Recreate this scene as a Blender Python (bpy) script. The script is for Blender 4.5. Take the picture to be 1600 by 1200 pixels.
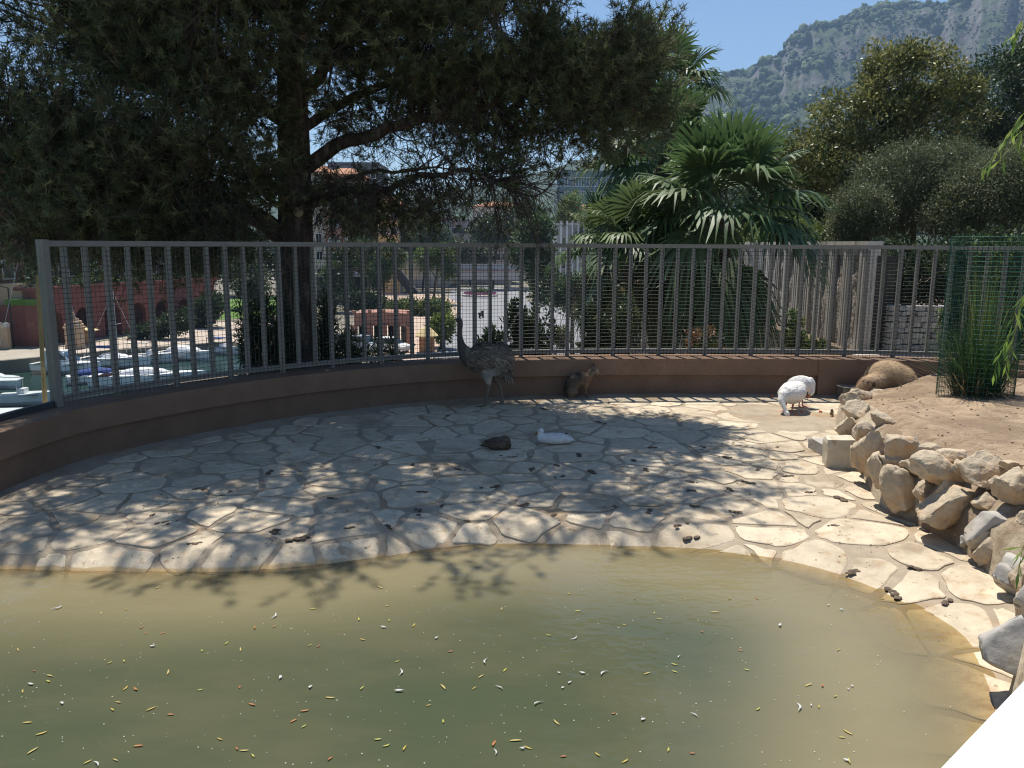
import bpy, bmesh, math, random
import numpy as np
from mathutils import Vector, Matrix, noise as mnoise
sc = bpy.context.scene
for o in list(bpy.data.objects): bpy.data.objects.remove(o)
COL = sc.collection
R = math.radians
# ------------------------------------------------------------------ camera
F = 1250.0                                   # focal length in photo pixels (1600 wide)
EYE = Vector((0, 0, 2.1))
PITCH = math.atan(220/F); ROLL = R(.33)
fw = Vector((0, math.cos(PITCH), -math.sin(PITCH)))
r0 = Vector((1, 0, 0)); u0 = Vector((0, math.sin(PITCH), math.cos(PITCH)))
rt = r0*math.cos(ROLL) + u0*math.sin(ROLL); up = -r0*math.sin(ROLL) + u0*math.cos(ROLL)
cam = bpy.data.cameras.new('camera'); camo = bpy.data.objects.new('camera', cam); COL.objects.link(camo)
cam.sensor_width = 36; cam.lens = 36*F/1600; cam.clip_start = .05; cam.clip_end = 9000
m = Matrix.Identity(4)
for i in range(3):
    m[i][0] = rt[i]; m[i][1] = up[i]; m[i][2] = -fw[i]; m[i][3] = EYE[i]
camo.matrix_world = m
sc.camera = camo
# ------------------------------------------------------------------ sky and sun
SUN_EL, SUN_AZ = R(68), R(-16)               # azimuth from +Y towards +X
SDIR = Vector((math.sin(SUN_AZ)*math.cos(SUN_EL), math.cos(SUN_AZ)*math.cos(SUN_EL), math.sin(SUN_EL)))
w = bpy.data.worlds.new('World'); sc.world = w; w.use_nodes = True
nt = w.node_tree; bg = nt.nodes['Background']
sky = nt.nodes.new('ShaderNodeTexSky'); sky.sky_type = 'NISHITA'; sky.sun_disc = False
sky.sun_elevation = SUN_EL; sky.sun_rotation = SUN_AZ; sky.air_density = 1.0; sky.dust_density = 0.; sky.ozone_density = 4.5
nt.links.new(sky.outputs[0], bg.inputs[0]); bg.inputs[1].default_value = .088
sl = bpy.data.lights.new('sun', 'SUN'); sl.energy = 5.0; sl.angle = R(.53); sl.color = (1, .95, .86)
so = bpy.data.objects.new('sun', sl); COL.objects.link(so); so.rotation_euler = SDIR.to_track_quat('Z', 'Y').to_euler()
so.location = (0, 0, 40)
sc.view_settings.view_transform = 'Standard'; sc.view_settings.look = 'None'; sc.view_settings.gamma = 1
sc.view_settings.exposure = 0.42; sc.view_settings.use_curve_mapping = False
sc.render.engine = 'CYCLES'; sc.cycles.use_denoising = True; sc.cycles.filter_width = 1.15
sc.cycles.max_bounces = 7; sc.cycles.diffuse_bounces = 3; sc.cycles.glossy_bounces = 3; sc.cycles.transmission_bounces = 4
sc.cycles.transparent_max_bounces = 12; sc.cycles.volume_bounces = 0; sc.cycles.caustics_reflective = False; sc.cycles.caustics_refractive = False

# ------------------------------------------------------------------ helpers
def ray(px, py): return fw + rt*((px-800)/F) - up*((py-600)/F)
def G(px, py, z=0.):
    d = ray(px, py); t = (z-EYE.z)/d.z; return EYE + d*t
def AY(px, py, Y):
    d = ray(px, py); return EYE + d*(Y/d.y)
def proj(p):
    v = Vector(p)-EYE; k = v.dot(fw); return (800+F*v.dot(rt)/k, 600-F*v.dot(up)/k)
def rs(seed): return np.random.RandomState(seed)
def unit(v): v = np.asarray(v, float); return v/np.maximum(np.linalg.norm(v, axis=-1, keepdims=True), 1e-9)
def catmull(pts, step):
    P = [Vector(p) for p in pts]; P = [P[0]*2-P[1]] + P + [P[-1]*2-P[-2]]; out = []
    for i in range(1, len(P)-2):
        a, b, c, d = P[i-1:i+3]
        for k in range(20):
            t = k/20
            out.append(.5*((2*b)+(c-a)*t+(2*a-5*b+4*c-d)*t*t+(3*b-a-3*c+d)*t**3))
    out.append(P[-2]); A = np.array([list(v) for v in out])
    s = np.concatenate([[0], np.cumsum(np.linalg.norm(np.diff(A, axis=0), axis=1))])
    n = max(2, int(round(s[-1]/step))); q = np.linspace(0, s[-1], n+1)
    return np.stack([np.interp(q, s, A[:, i]) for i in range(A.shape[1])], 1)

class MB:
    def __init__(s): s.v = []; s.f = []; s.c = None
    def add(s, v, f):
        b = len(s.v); s.v += [tuple(p) for p in v]; s.f += [tuple(i+b for i in q) for q in f]; return s
    def hexa(s, p): return s.add(p, [(3,2,1,0),(4,5,6,7),(0,1,5,4),(1,2,6,5),(2,3,7,6),(3,0,4,7)])
    def box(s, c, d, rz=0, tilt=None):
        hx, hy, hz = d[0]/2, d[1]/2, d[2]/2
        P = [Vector(q) for q in ((-hx,-hy,-hz),(hx,-hy,-hz),(hx,hy,-hz),(-hx,hy,-hz),(-hx,-hy,hz),(hx,-hy,hz),(hx,hy,hz),(-hx,hy,hz))]
        M = Matrix.Rotation(rz, 3, 'Z')
        if tilt is not None: M = M @ tilt
        return s.hexa([M@p+Vector(c) for p in P])
    def bar(s, a, b, w, h=None, upv=(0,0,1)):
        a, b = Vector(a), Vector(b); d = (b-a).normalized(); h = h or w
        x = d.cross(Vector(upv))
        if x.length < 1e-4: x = d.cross(Vector((1,0,0)))
        x.normalize(); y = x.cross(d)
        x *= w/2; y *= h/2
        return s.hexa([a-x-y, a+x-y, a+x+y, a-x+y, b-x-y, b+x-y, b+x+y, b-x+y])
    def prism(s, poly, z0, z1):
        n = len(poly)
        v = [(p[0], p[1], z0) for p in poly]+[(p[0], p[1], z1) for p in poly]
        f = [tuple(range(n-1, -1, -1)), tuple(range(n, 2*n))]+[(i, (i+1) % n, n+(i+1) % n, n+i) for i in range(n)]
        return s.add(v, f)
    def tube(s, pts, rad, n=6, cap=True):
        pts = [Vector(p) for p in pts]; k = len(pts)
        if not hasattr(rad, '__len__'): rad = [rad]*k
        v = []; x = None
        for i, p in enumerate(pts):
            d = (pts[min(i+1, k-1)]-pts[max(i-1, 0)]).normalized()
            if x is None:
                x = d.cross(Vector((.13, .21, .97)));
                if x.length < 1e-3: x = d.cross(Vector((1, 0, 0)))
            x = (x-d*x.dot(d)).normalized(); y = d.cross(x)
            for j in range(n):
                a = 2*math.pi*j/n; v.append(p+(x*math.cos(a)+y*math.sin(a))*rad[i])
        f = [(i*n+j, i*n+(j+1) % n, (i+1)*n+(j+1) % n, (i+1)*n+j) for i in range(k-1) for j in range(n)]
        if cap: f += [tuple(range(n-1, -1, -1)), tuple(range((k-1)*n, k*n))]
        return s.add(v, f)
    def lathe(s, prof, c=(0,0,0), n=16, sx=1, sy=1):
        v = []; k = len(prof)
        for r, z in prof:
            for j in range(n):
                a = 2*math.pi*j/n; v.append((c[0]+r*math.cos(a)*sx, c[1]+r*math.sin(a)*sy, c[2]+z))
        f = [(i*n+j, i*n+(j+1) % n, (i+1)*n+(j+1) % n, (i+1)*n+j) for i in range(k-1) for j in range(n)]
        f += [tuple(range(n-1, -1, -1)), tuple(range((k-1)*n, k*n))]
        return s.add(v, f)
    def ell(s, c, r, M=None, nu=12, nv=8):
        v = []; c = Vector(c)
        for i in range(1, nv):
            th = math.pi*i/nv
            for j in range(nu):
                a = 2*math.pi*j/nu; p = Vector((r[0]*math.sin(th)*math.cos(a), r[1]*math.sin(th)*math.sin(a), r[2]*math.cos(th)))
                v.append(c+(M@p if M else p))
        t = Vector((0, 0, r[2])); b = Vector((0, 0, -r[2]))
        v += [c+(M@t if M else t), c+(M@b if M else b)]; k = nv-1
        f = [(i*nu+j, (i+1)*nu+j, (i+1)*nu+(j+1) % nu, i*nu+(j+1) % nu) for i in range(k-1) for j in range(nu)]
        f += [(k*nu, j, (j+1) % nu) for j in range(nu)]+[(k*nu+1, (k-1)*nu+(j+1) % nu, (k-1)*nu+j) for j in range(nu)]
        return s.add(v, f)
    def sheet(s, fn, nu, nv):
        v = [fn(i/nu, j/nv) for j in range(nv+1) for i in range(nu+1)]
        return s.add(v, [(j*(nu+1)+i, j*(nu+1)+i+1, (j+1)*(nu+1)+i+1, (j+1)*(nu+1)+i) for j in range(nv) for i in range(nu)])

def tag(o, label=None, cat=None, group=None, kind=None):
    if label: o['label'] = label
    if cat: o['category'] = cat
    if group: o['group'] = group
    if kind: o['kind'] = kind
    return o
def thing(name, label, cat, loc=(0,0,0), rz=0, group=None):
    o = bpy.data.objects.new(name, None); COL.objects.link(o); o.empty_display_size = .1
    o.location = loc; o.rotation_euler = (0, 0, rz); return tag(o, label, cat, group)
def setcol(me, cols):
    at = me.color_attributes.new('Col', 'FLOAT_COLOR', 'POINT'); c = np.ones((len(me.vertices), 4), np.float32); c[:, :3] = cols
    at.data.foreach_set('color', c.ravel())
def npmesh(name, V, Fc, cols=None, smooth=False):
    V = np.asarray(V, np.float32); Fc = np.asarray(Fc, np.int32); k = Fc.shape[1]; n = len(Fc)
    me = bpy.data.meshes.new(name); me.vertices.add(len(V)); me.vertices.foreach_set('co', V.ravel())
    me.loops.add(n*k); me.loops.foreach_set('vertex_index', Fc.ravel())
    me.polygons.add(n); me.polygons.foreach_set('loop_start', np.arange(0, n*k, k, dtype=np.int32))
    if smooth: me.polygons.foreach_set('use_smooth', np.ones(n, bool))
    me.update(calc_edges=True)
    if cols is not None: setcol(me, cols)
    return me
def mk(name, me, mat, parent=None, loc=None):
    o = bpy.data.objects.new(name, me); COL.objects.link(o)
    if mat and not me.materials: me.materials.append(mat)
    if parent: o.parent = parent
    if loc is not None: o.location = loc
    return o
def build(mb, name, mat, parent=None, base=None, smooth=False, cols=None):
    """one mesh object; base: world point that becomes the origin (verts given in world space)"""
    V = mb.v
    if base is not None: V = [(p[0]-base[0], p[1]-base[1], p[2]-base[2]) for p in V]
    me = bpy.data.meshes.new(name); me.from_pydata([tuple(p) for p in V], [], mb.f); me.update()
    if smooth: me.polygons.foreach_set('use_smooth', np.ones(len(me.polygons), bool))
    if cols is not None: setcol(me, cols)
    o = mk(name, me, mat, parent)
    if base is not None and parent is None: o.location = base
    return o
def copy_tree(o, parent=None):
    c = o.copy(); COL.objects.link(c); c.parent = parent
    for ch in o.children: copy_tree(ch, c)
    return c
def struct(name, mb, mat, **k): return tag(build(mb, name, mat, **k), kind='structure')

# ------------------------------------------------------------------ materials
_M = {}
def mat(name, col, rough=.8, var=.18, scale=6., bump=0., bscale=None, attr=False, spec=.3, metal=0., trans=0., rnd=0., extra=None, detail=6):
    if name in _M: return _M[name]
    ma = bpy.data.materials.new(name); ma.use_nodes = True; N = ma.node_tree.nodes; L = ma.node_tree.links
    b = N['Principled BSDF']; b.inputs['Roughness'].default_value = rough; b.inputs['Specular IOR Level'].default_value = spec; b.inputs['Metallic'].default_value = metal
    tc = N.new('ShaderNodeTexCoord'); nz = N.new('ShaderNodeTexNoise'); nz.inputs['Scale'].default_value = scale; nz.inputs['Detail'].default_value = detail; nz.inputs['Roughness'].default_value = .62
    L.new(tc.outputs['Object'], nz.inputs['Vector'])
    mr = N.new('ShaderNodeMapRange'); mr.inputs['From Min'].default_value = .3; mr.inputs['From Max'].default_value = .7
    mr.inputs['To Min'].default_value = 1-var; mr.inputs['To Max'].default_value = 1+var; L.new(nz.outputs[0], mr.inputs[0])
    val = mr.outputs[0]
    if rnd:
        oi = N.new('ShaderNodeObjectInfo'); m2 = N.new('ShaderNodeMapRange'); m2.inputs['To Min'].default_value = 1-rnd; m2.inputs['To Max'].default_value = 1+rnd
        L.new(oi.outputs['Random'], m2.inputs[0]); mu = N.new('ShaderNodeMath'); mu.operation = 'MULTIPLY'; L.new(val, mu.inputs[0]); L.new(m2.outputs[0], mu.inputs[1]); val = mu.outputs[0]
    vm = N.new('ShaderNodeVectorMath'); vm.operation = 'SCALE'; L.new(val, vm.inputs['Scale'])
    if attr:
        at = N.new('ShaderNodeAttribute'); at.attribute_name = 'Col'; L.new(at.outputs['Color'], vm.inputs[0])
    else: vm.inputs[0].default_value = col
    c = vm.outputs[0]
    if extra: c = extra(N, L, tc, c)
    L.new(c, b.inputs['Base Color'])
    if bump:
        n2 = N.new('ShaderNodeTexNoise'); n2.inputs['Scale'].default_value = bscale or scale*3; n2.inputs['Detail'].default_value = 8; L.new(tc.outputs['Object'], n2.inputs['Vector'])
        bp = N.new('ShaderNodeBump'); bp.inputs['Strength'].default_value = 1; bp.inputs['Distance'].default_value = bump; L.new(n2.outputs[0], bp.inputs['Height']); L.new(bp.outputs[0], b.inputs['Normal'])
    if trans:
        out = N['Material Output']; tr = N.new('ShaderNodeBsdfTranslucent'); L.new(c, tr.inputs[0]); mx = N.new('ShaderNodeMixShader'); mx.inputs[0].default_value = trans
        L.new(b.outputs[0], mx.inputs[1]); L.new(tr.outputs[0], mx.inputs[2]); L.new(mx.outputs[0], out.inputs[0])
    _M[name] = ma; return ma
def mixcol(N, L, fac, a, b):
    mx = N.new('ShaderNodeMix'); mx.data_type = 'RGBA'
    for sock, v in ((mx.inputs[0], fac), (mx.inputs[6], a), (mx.inputs[7], b)):
        if isinstance(v, (int, float)): sock.default_value = v
        elif isinstance(v, tuple): sock.default_value = (*v, 1)
        else: L.new(v, sock)
    return mx.outputs[2]
def ramp(N, L, v, lo, hi):
    r = N.new('ShaderNodeMapRange'); r.interpolation_type = 'SMOOTHSTEP'; r.inputs['From Min'].default_value = lo; r.inputs['From Max'].default_value = hi; L.new(v, r.inputs[0]); return r.outputs[0]
def noisev(N, L, tc, scale, detail=5, stretch=None, co='Object'):
    n = N.new('ShaderNodeTexNoise'); n.inputs['Scale'].default_value = scale; n.inputs['Detail'].default_value = detail; n.inputs['Roughness'].default_value = .65
    src = tc.outputs[co]
    if stretch:
        mp = N.new('ShaderNodeMapping'); mp.inputs['Scale'].default_value = stretch; L.new(src, mp.inputs[0]); src = mp.outputs[0]
    L.new(src, n.inputs['Vector']); return n.outputs[0]

# ------------------------------------------------------------------ leaf builder
def leaf_arrays(C, A, Nn, Ln, Wd, fold=.12):
    C, A, Nn = np.asarray(C, float), unit(A), np.asarray(Nn, float); n = len(C)
    B = unit(np.cross(A, Nn)); U = np.cross(B, A)
    Ln = np.broadcast_to(np.asarray(Ln, float), (n,))[:, None]; Wd = np.broadcast_to(np.asarray(Wd, float), (n,))[:, None]
    V = np.empty((n, 4, 3)); V[:, 0] = C; V[:, 1] = C+A*Ln*.48+B*Wd*.5+U*Wd*fold; V[:, 2] = C+A*Ln-U*Ln*fold*.5; V[:, 3] = C+A*Ln*.48-B*Wd*.5+U*Wd*fold
    return V.reshape(-1, 3), np.arange(4*n).reshape(-1, 4)
def leaves(name, C, A, Nn, Ln, Wd, cols, ma, parent, base=(0,0,0), fold=.12):
    V, Q = leaf_arrays(C, A, Nn, Ln, Wd, fold)
    me = npmesh(name, V-np.asarray(base), Q, np.repeat(cols, 4, 0)); return mk(name, me, ma, parent)
def pick(rng, cols, n, jit=.15):
    cols = np.asarray(cols); c = cols[rng.randint(0, len(cols), n)]; return np.clip(c*(1+rng.uniform(-jit, jit, (n, 1))), 0, 1)
# ================================================================== THE ENCLOSURE
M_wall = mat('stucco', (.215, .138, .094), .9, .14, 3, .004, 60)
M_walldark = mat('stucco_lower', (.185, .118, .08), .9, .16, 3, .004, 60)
M_metal = mat('fence_paint', (.21, .20, .178), .55, .12, 8, spec=.4)
M_wire = mat('wire', (.05, .06, .05), .5, .1, 8)
WATER_Z = -.10
edge_px = [(-420, 900), (-200, 893), (0, 889), (200, 892), (320, 893), (420, 889), (520, 879), (640, 862), (740, 851), (820, 849), (900, 850), (1000, 853), (1100, 858), (1200, 870), (1300, 893),
           (1400, 931), (1500, 985), (1552, 1060), (1580, 1150), (1590, 1300)]
EDGE = catmull([G(x, y, WATER_Z) for x, y in edge_px], .12)[:, :2]
def seg_dist(P, L):
    """distance of points to a polyline and the side (+ = left of its direction)"""
    P = np.asarray(P, float); best = np.full(len(P), 1e9); side = np.ones(len(P)); par = np.zeros(len(P))
    for i in range(len(L)-1):
        a, b = L[i], L[i+1]; d = b-a; t = np.clip(((P-a)@d)/max(d@d, 1e-9), 0, 1); q = P-(a+t[:, None]*d); r = np.hypot(q[:, 0], q[:, 1])
        k = r < best-1e-9; best[k] = r[k]; side[k] = np.sign(d[0]*(P[k, 1]-a[1])-d[1]*(P[k, 0]-a[0])); par[k] = i+t[k]
    return best, np.where(side == 0, 1, side), par
def floor_h(P):
    P = np.atleast_2d(np.asarray(P, float))[:, :2]
    d, s, par = seg_dist(P, EDGE); d = d*s
    X = P[:, 0]
    f = np.clip((X-.6)/2.0, 0, 1); f = f*f*(3-2*f)
    wl = .26+f*.75
    t = np.clip(d/wl, 0, 1); land = WATER_Z+(-WATER_Z)*(1-(1-t)**2)
    slope = .55*(1-f)+.16*f
    bed = WATER_Z+np.where(d < 0, d*slope, 0); bed = np.maximum(bed, -.75-.15*np.clip(-d-1, 0, 3))
    return np.where(d >= 0, land, bed)
wall_px = [(-330, 960), (-140, 836), (0, 771), (125, 722), (250, 692), (375, 667), (500, 647), (630, 632), (760, 622.5), (900, 618), (1050, 616.5), (1270, 617.5), (1450, 622), (1700, 634), (1900, 650)]
WALL = catmull([G(x, y, 0) for x, y in wall_px], .22)[:, :2]
def offset(L, d):
    t = np.gradient(L, axis=0); t = unit(t); nrm = np.stack([-t[:, 1], t[:, 0]], 1); return L+nrm*d       # left of travel = outwards
def strip(mb, L0, L1, z0, z1):
    n = len(L0)
    for i in range(n-1):
        mb.hexa([(*L0[i], z0), (*L0[i+1], z0), (*L1[i+1], z0), (*L1[i], z0), (*L0[i], z1), (*L0[i+1], z1), (*L1[i+1], z1), (*L1[i], z1)])
def solid_strip(L0, L1, z0, z1):
    n = len(L0); mb = MB()
    v = [(*p, z0) for p in L0]+[(*p, z0) for p in L1]+[(*p, z1) for p in L0]+[(*p, z1) for p in L1]
    f = []
    for i in range(n-1):
        f += [(i, n+i, n+i+1, i+1), (2*n+i, 2*n+i+1, 3*n+i+1, 3*n+i), (i, i+1, 2*n+i+1, 2*n+i), (n+i+1, n+i, 3*n+i, 3*n+i+1)]
    f += [(0, 2*n, 3*n, n), (n-1, 2*n-1, 4*n-1, 3*n-1)]
    return mb.add(v, f)
WTOP = .52
lw = thing('low_wall', 'low curved brown stucco wall around the paved yard, carrying the grey bar fence', 'wall', (0, 0, 0))
tt, _, kpar = seg_dist(np.array([G(1277, 617, 0)[:2]]), WALL); kend = int(round(kpar[0]))
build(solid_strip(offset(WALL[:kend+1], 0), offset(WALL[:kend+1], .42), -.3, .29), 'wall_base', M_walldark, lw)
build(solid_strip(offset(WALL[:kend+1], -.045), offset(WALL[:kend+1], .44), .29, WTOP), 'wall_cap', M_wall, lw)
build(solid_strip(offset(WALL[kend:], -.06), offset(WALL[kend:], .44), -.3, WTOP+.003), 'wall_pier', M_wall, lw)
M_ledge = mat('ledge', (.5, .38, .28), .85, .1, 4)
lk = seg_dist(np.array([G(1530, 626, 0)[:2]]), WALL)[2][0]; lk = int(lk)
build(solid_strip(offset(WALL[lk:], -.30), offset(WALL[lk:], -.062), -.3, .46), 'wall_ledge', M_wall, lw)

# ---- fence
FEN = catmull([(*p, 0) for p in offset(WALL, .27)[::4]], .02)[:, :2]
fpx = np.array([proj((p[0], p[1], WTOP))[0] for p in FEN]); i0 = int(np.argmin(abs(fpx-89)))
FEN = FEN[i0:]; fs = np.concatenate([[0], np.cumsum(np.linalg.norm(np.diff(FEN, axis=0), axis=1))])
fx = np.array([proj((p[0], p[1], 1.5))[0] for p in FEN]); FEND = fs[np.argmin(abs(fx-1760))]
def fpt(s): return np.array([np.interp(s, fs, FEN[:, 0]), np.interp(s, fs, FEN[:, 1])])
def fdir(s): d = fpt(s+.03)-fpt(max(0, s-.03)); return d/np.linalg.norm(d)
fence = thing('bar_fence', 'grey metal bar fence with wire mesh standing on the low brown wall', 'fence', (*fpt(0), WTOP))
fb = Vector(fence.location)
bar_me = build(MB().box((0, 0, 0), (.042, .05, 1.44)), 'bar', M_metal); bar_me = bar_me.data
post_me = build(MB().box((0, 0, 0), (.048, .055, 1.535)), 'post', M_metal).data
for o in [o for o in bpy.data.objects if o.name in ('bar', 'post')]: bpy.data.objects.remove(o)
nb = int(FEND/.222); rails = [0]
for k in range(1, nb):
    s = k*.222; p = fpt(s); d = fdir(s); a = math.atan2(d[1], d[0]); post = k % 3 == 0
    o = mk('post' if post else 'bar', post_me if post else bar_me, M_metal, fence, Vector((*p, WTOP+.7675 if post else .60+.72))-fb); o.rotation_euler = (0, 0, a)
    if k % 9 == 0: rails.append(s)
rails.append(FEND)
for a, b in zip(rails[:-1], rails[1:]):
    ss = np.linspace(a+.003, b-.003, 14); L = np.array([fpt(s) for s in ss])
    build(solid_strip(offset(L, -.036), offset(L, .036), 2.045, 2.1), 'top_rail', M_metal, fence, fb)
    build(solid_strip(offset(L, -.03), offset(L, .03), .565, .62), 'bottom_rail', M_metal, fence, fb)
ep = MB().box((*fpt(0), (WTOP+2.11)/2), (.07, .085, 2.11-WTOP), math.atan2(fdir(0)[1], fdir(0)[0])); build(ep, 'end_post', M_metal, fence, fb)
wm = MB(); wr = .0026
Lw = offset(np.array([fpt(s) for s in np.arange(0, FEND, .05)]), -.034)
for p in Lw: wm.tube([(*p, WTOP+.005), (*p, 2.05)], wr, 3, False)
for z in np.arange(WTOP+.03, 2.05, .05): wm.tube([(*p, z+.003*math.sin(i*.7+z*9)) for i, p in enumerate(Lw[::2])], wr, 3, False)
tag(build(wm, 'wire_mesh', M_wire, fence, fb), 'dark square wire mesh tied to the bars', kind='stuff')
# glass panel left of the fence
gl = bpy.data.materials.new('clear_glass'); gl.use_nodes = True; N = gl.node_tree.nodes; L_ = gl.node_tree.links
tr = N.new('ShaderNodeBsdfTransparent'); tr.inputs[0].default_value = (.93, .96, .95, 1); gs = N.new('ShaderNodeBsdfGlossy'); gs.inputs['Roughness'].default_value = .02
mx = N.new('ShaderNodeMixShader'); mx.inputs[0].default_value = .05; L_.new(tr.outputs[0], mx.inputs[1]); L_.new(gs.outputs[0], mx.inputs[2]); L_.new(mx.outputs[0], N['Material Output'].inputs[0])
OW = offset(WALL, .27); op = np.array([proj((p[0], p[1], WTOP))[0] for p in OW]); j0 = int(np.argmin(abs(op-78))); GP = OW[:j0+1]
GP = np.vstack([GP, fpt(0)-fdir(0)*.05])
gp = thing('glass_balustrade', 'clear glass balustrade panel at the left end of the bar fence', 'glass panel', (*GP[-1], WTOP)); gb = Vector(gp.location)
build(solid_strip(offset(GP, -.006), offset(GP, .006), WTOP+.06, 2.06), 'pane', gl, gp, gb)
build(solid_strip(offset(GP, -.02), offset(GP, .02), WTOP, WTOP+.06), 'channel', mat('black_seal', (.05, .055, .06), .5), gp, gb)

# ---- pond bed + mortar base of the paving
def brown(N, L, tc, c):
    n = noisev(N, L, tc, 1.3, 6); c = mixcol(N, L, ramp(N, L, n, .52, .7), c, (.33, .22, .12))
    n2 = noisev(N, L, tc, 26, 4); c = mixcol(N, L, ramp(N, L, n2, .66, .74), c, (.12, .085, .055))
    return ochre(N, L, tc, c)
def ochre(N, L, tc, c):
    sx = N.new('ShaderNodeSeparateXYZ'); L.new(tc.outputs['Object'], sx.inputs[0])
    n = noisev(N, L, tc, 7, 3); a = N.new('ShaderNodeMath'); a.operation = 'MULTIPLY_ADD'; a.inputs[1].default_value = .03; L.new(n, a.inputs[0]); L.new(sx.outputs[2], a.inputs[2])
    f1 = ramp(N, L, a.outputs[0], -.062, -.074); f2 = ramp(N, L, a.outputs[0], -.098, -.088); mu = N.new('ShaderNodeMath'); mu.operation = 'MULTIPLY'; L.new(f1, mu.inputs[0]); L.new(f2, mu.inputs[1])
    mr = ramp(N, L, sx.outputs[0], -.5, -1.7); m3 = N.new('ShaderNodeMath'); m3.operation = 'MULTIPLY'; L.new(mu.outputs[0], m3.inputs[0]); L.new(mr, m3.inputs[1]); return mixcol(N, L, m3.outputs[0], c, (.42, .30, .16))
M_mortar = mat('mortar', (.35, .285, .208), .95, .22, 4, .006, 40, extra=brown)
M_bedm = mat('pond_bed', (.30, .24, .14), .95, .25, 3)
gx = np.arange(-7.6, 5.6, .09); gy = np.arange(2.0, 11.4, .09); XX, YY = np.meshgrid(gx, gy)
PP = np.stack([XX.ravel(), YY.ravel()], 1); H = floor_h(PP)
nzv = np.array([mnoise.noise(Vector((p[0]*1.7, p[1]*1.7, 3.3))) for p in PP])
nz2 = np.array([mnoise.noise(Vector((p[0]*9, p[1]*9, 7.3))) for p in PP])
gp0 = np.array(G(1215, 655)[:2])                                            # soil drifted over the slabs near the geese
soil = np.exp(-(((PP[:, 0]-gp0[0]-.15)/1.05)**2+((PP[:, 1]-gp0[1]-.1)/.85)**2))
wd = seg_dist(PP, WALL)[0]; soil = np.maximum(soil, .85*np.exp(-(wd/.35)**2))
Hm = H-.0035+.0025*nz2+np.clip(soil*1.3-.35+.25*nzv, 0, 1)*.026
di, si, _ = seg_dist(PP, EDGE); di = di*si; wdi, wsi, _ = seg_dist(PP, WALL)
nx, ny = len(gx), len(gy); idx = np.arange(nx*ny).reshape(ny, nx)
Q = np.stack([idx[:-1, :-1], idx[:-1, 1:], idx[1:, 1:], idx[1:, :-1]], -1).reshape(-1, 4)
keep = ((di[Q] > -1.3).any(1)) & ((wdi*wsi)[Q] < .3).any(1); Q = Q[keep]
paving = tag(mk('paving', npmesh('paving', np.column_stack([PP, Hm]), Q, smooth=True), M_mortar), kind='structure')
tag(paving, 'pale irregular flagstone paving between the low wall and the pond')
# deeper pond bed
gx2 = np.arange(-9, 6, .25); gy2 = np.arange(.2, 7, .25); X2, Y2 = np.meshgrid(gx2, gy2); P2 = np.stack([X2.ravel(), Y2.ravel()], 1); H2 = floor_h(P2)
d2, s2, _ = seg_dist(P2, EDGE); H2 = np.where(d2*s2 > -.95, H2-.12, H2-.02)
i2 = np.arange(len(gx2)*len(gy2)).reshape(len(gy2), len(gx2)); Q2 = np.stack([i2[:-1, :-1], i2[:-1, 1:], i2[1:, 1:], i2[1:, :-1]], -1).reshape(-1, 4)
tag(mk('pond_bed', npmesh('pond_bed', np.column_stack([P2, H2]), Q2, smooth=True), M_bedm), kind='structure')

# ---- flagstones
def stains(N, L, tc, c):
    n = noisev(N, L, tc, .9, 6); c = mixcol(N, L, ramp(N, L, n, .50, .72), c, (.25, .19, .125))
    n1 = noisev(N, L, tc, 5.5, 7); c = mixcol(N, L, ramp(N, L, n1, .52, .72), c, (.40, .28, .165)); n4 = noisev(N, L, tc, 16, 6); c = mixcol(N, L, ramp(N, L, n4, .58, .72), c, (.30, .22, .14))
    n2 = noisev(N, L, tc, 30, 3); c = mixcol(N, L, ramp(N, L, n2, .69, .73), c, (.14, .10, .06))
    return ochre(N, L, tc, c)
M_slab = mat('limestone_slab', (.555, .465, .34), .8, .16, 7, .004, 45, rnd=.13, extra=stains, spec=.25)
rng = rs(5)
seeds = []
tries = 0
land_edge = EDGE
while len(seeds) < 640 and tries < 60000:
    tries += 1
    p = np.array([rng.uniform(-5.6, 5.0), rng.uniform(2.6, 11.2)])
    seeds_near = .207+.40*abs(mnoise.noise(Vector((p[0]*1.6, p[1]*1.6, 9.1))))+.26*rng.rand()
    if all((q[0]-p[0])**2+(q[1]-p[1])**2 > seeds_near**2 for q in seeds): seeds.append(p)
seeds = np.array(seeds); wts = rng.uniform(0, .09, len(seeds))
dS, sS, pS = seg_dist(seeds, EDGE); dS *= sS; wS, wsS, _ = seg_dist(seeds, WALL); wS = wS*wsS
def clip(poly, n, c):
    out = []
    for i in range(len(poly)):
        a, b = poly[i], poly[(i+1) % len(poly)]; da, db = a@n-c, b@n-c
        if da <= 0: out.append(a)
        if (da < 0 < db) or (db < 0 < da): out.append(a+(b-a)*(da/(da-db)))
    return out
ns = 0
vis = []
for i, p in enumerate(seeds):
    if dS[i] < -.42 or (dS[i] < -.2 and p[0] < 1.2) or wS[i] > -.12: continue
    px, py = proj((p[0], p[1], 0))
    if px < -70 or px > 1640 or py > 1190: continue
    vis.append(i)
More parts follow.
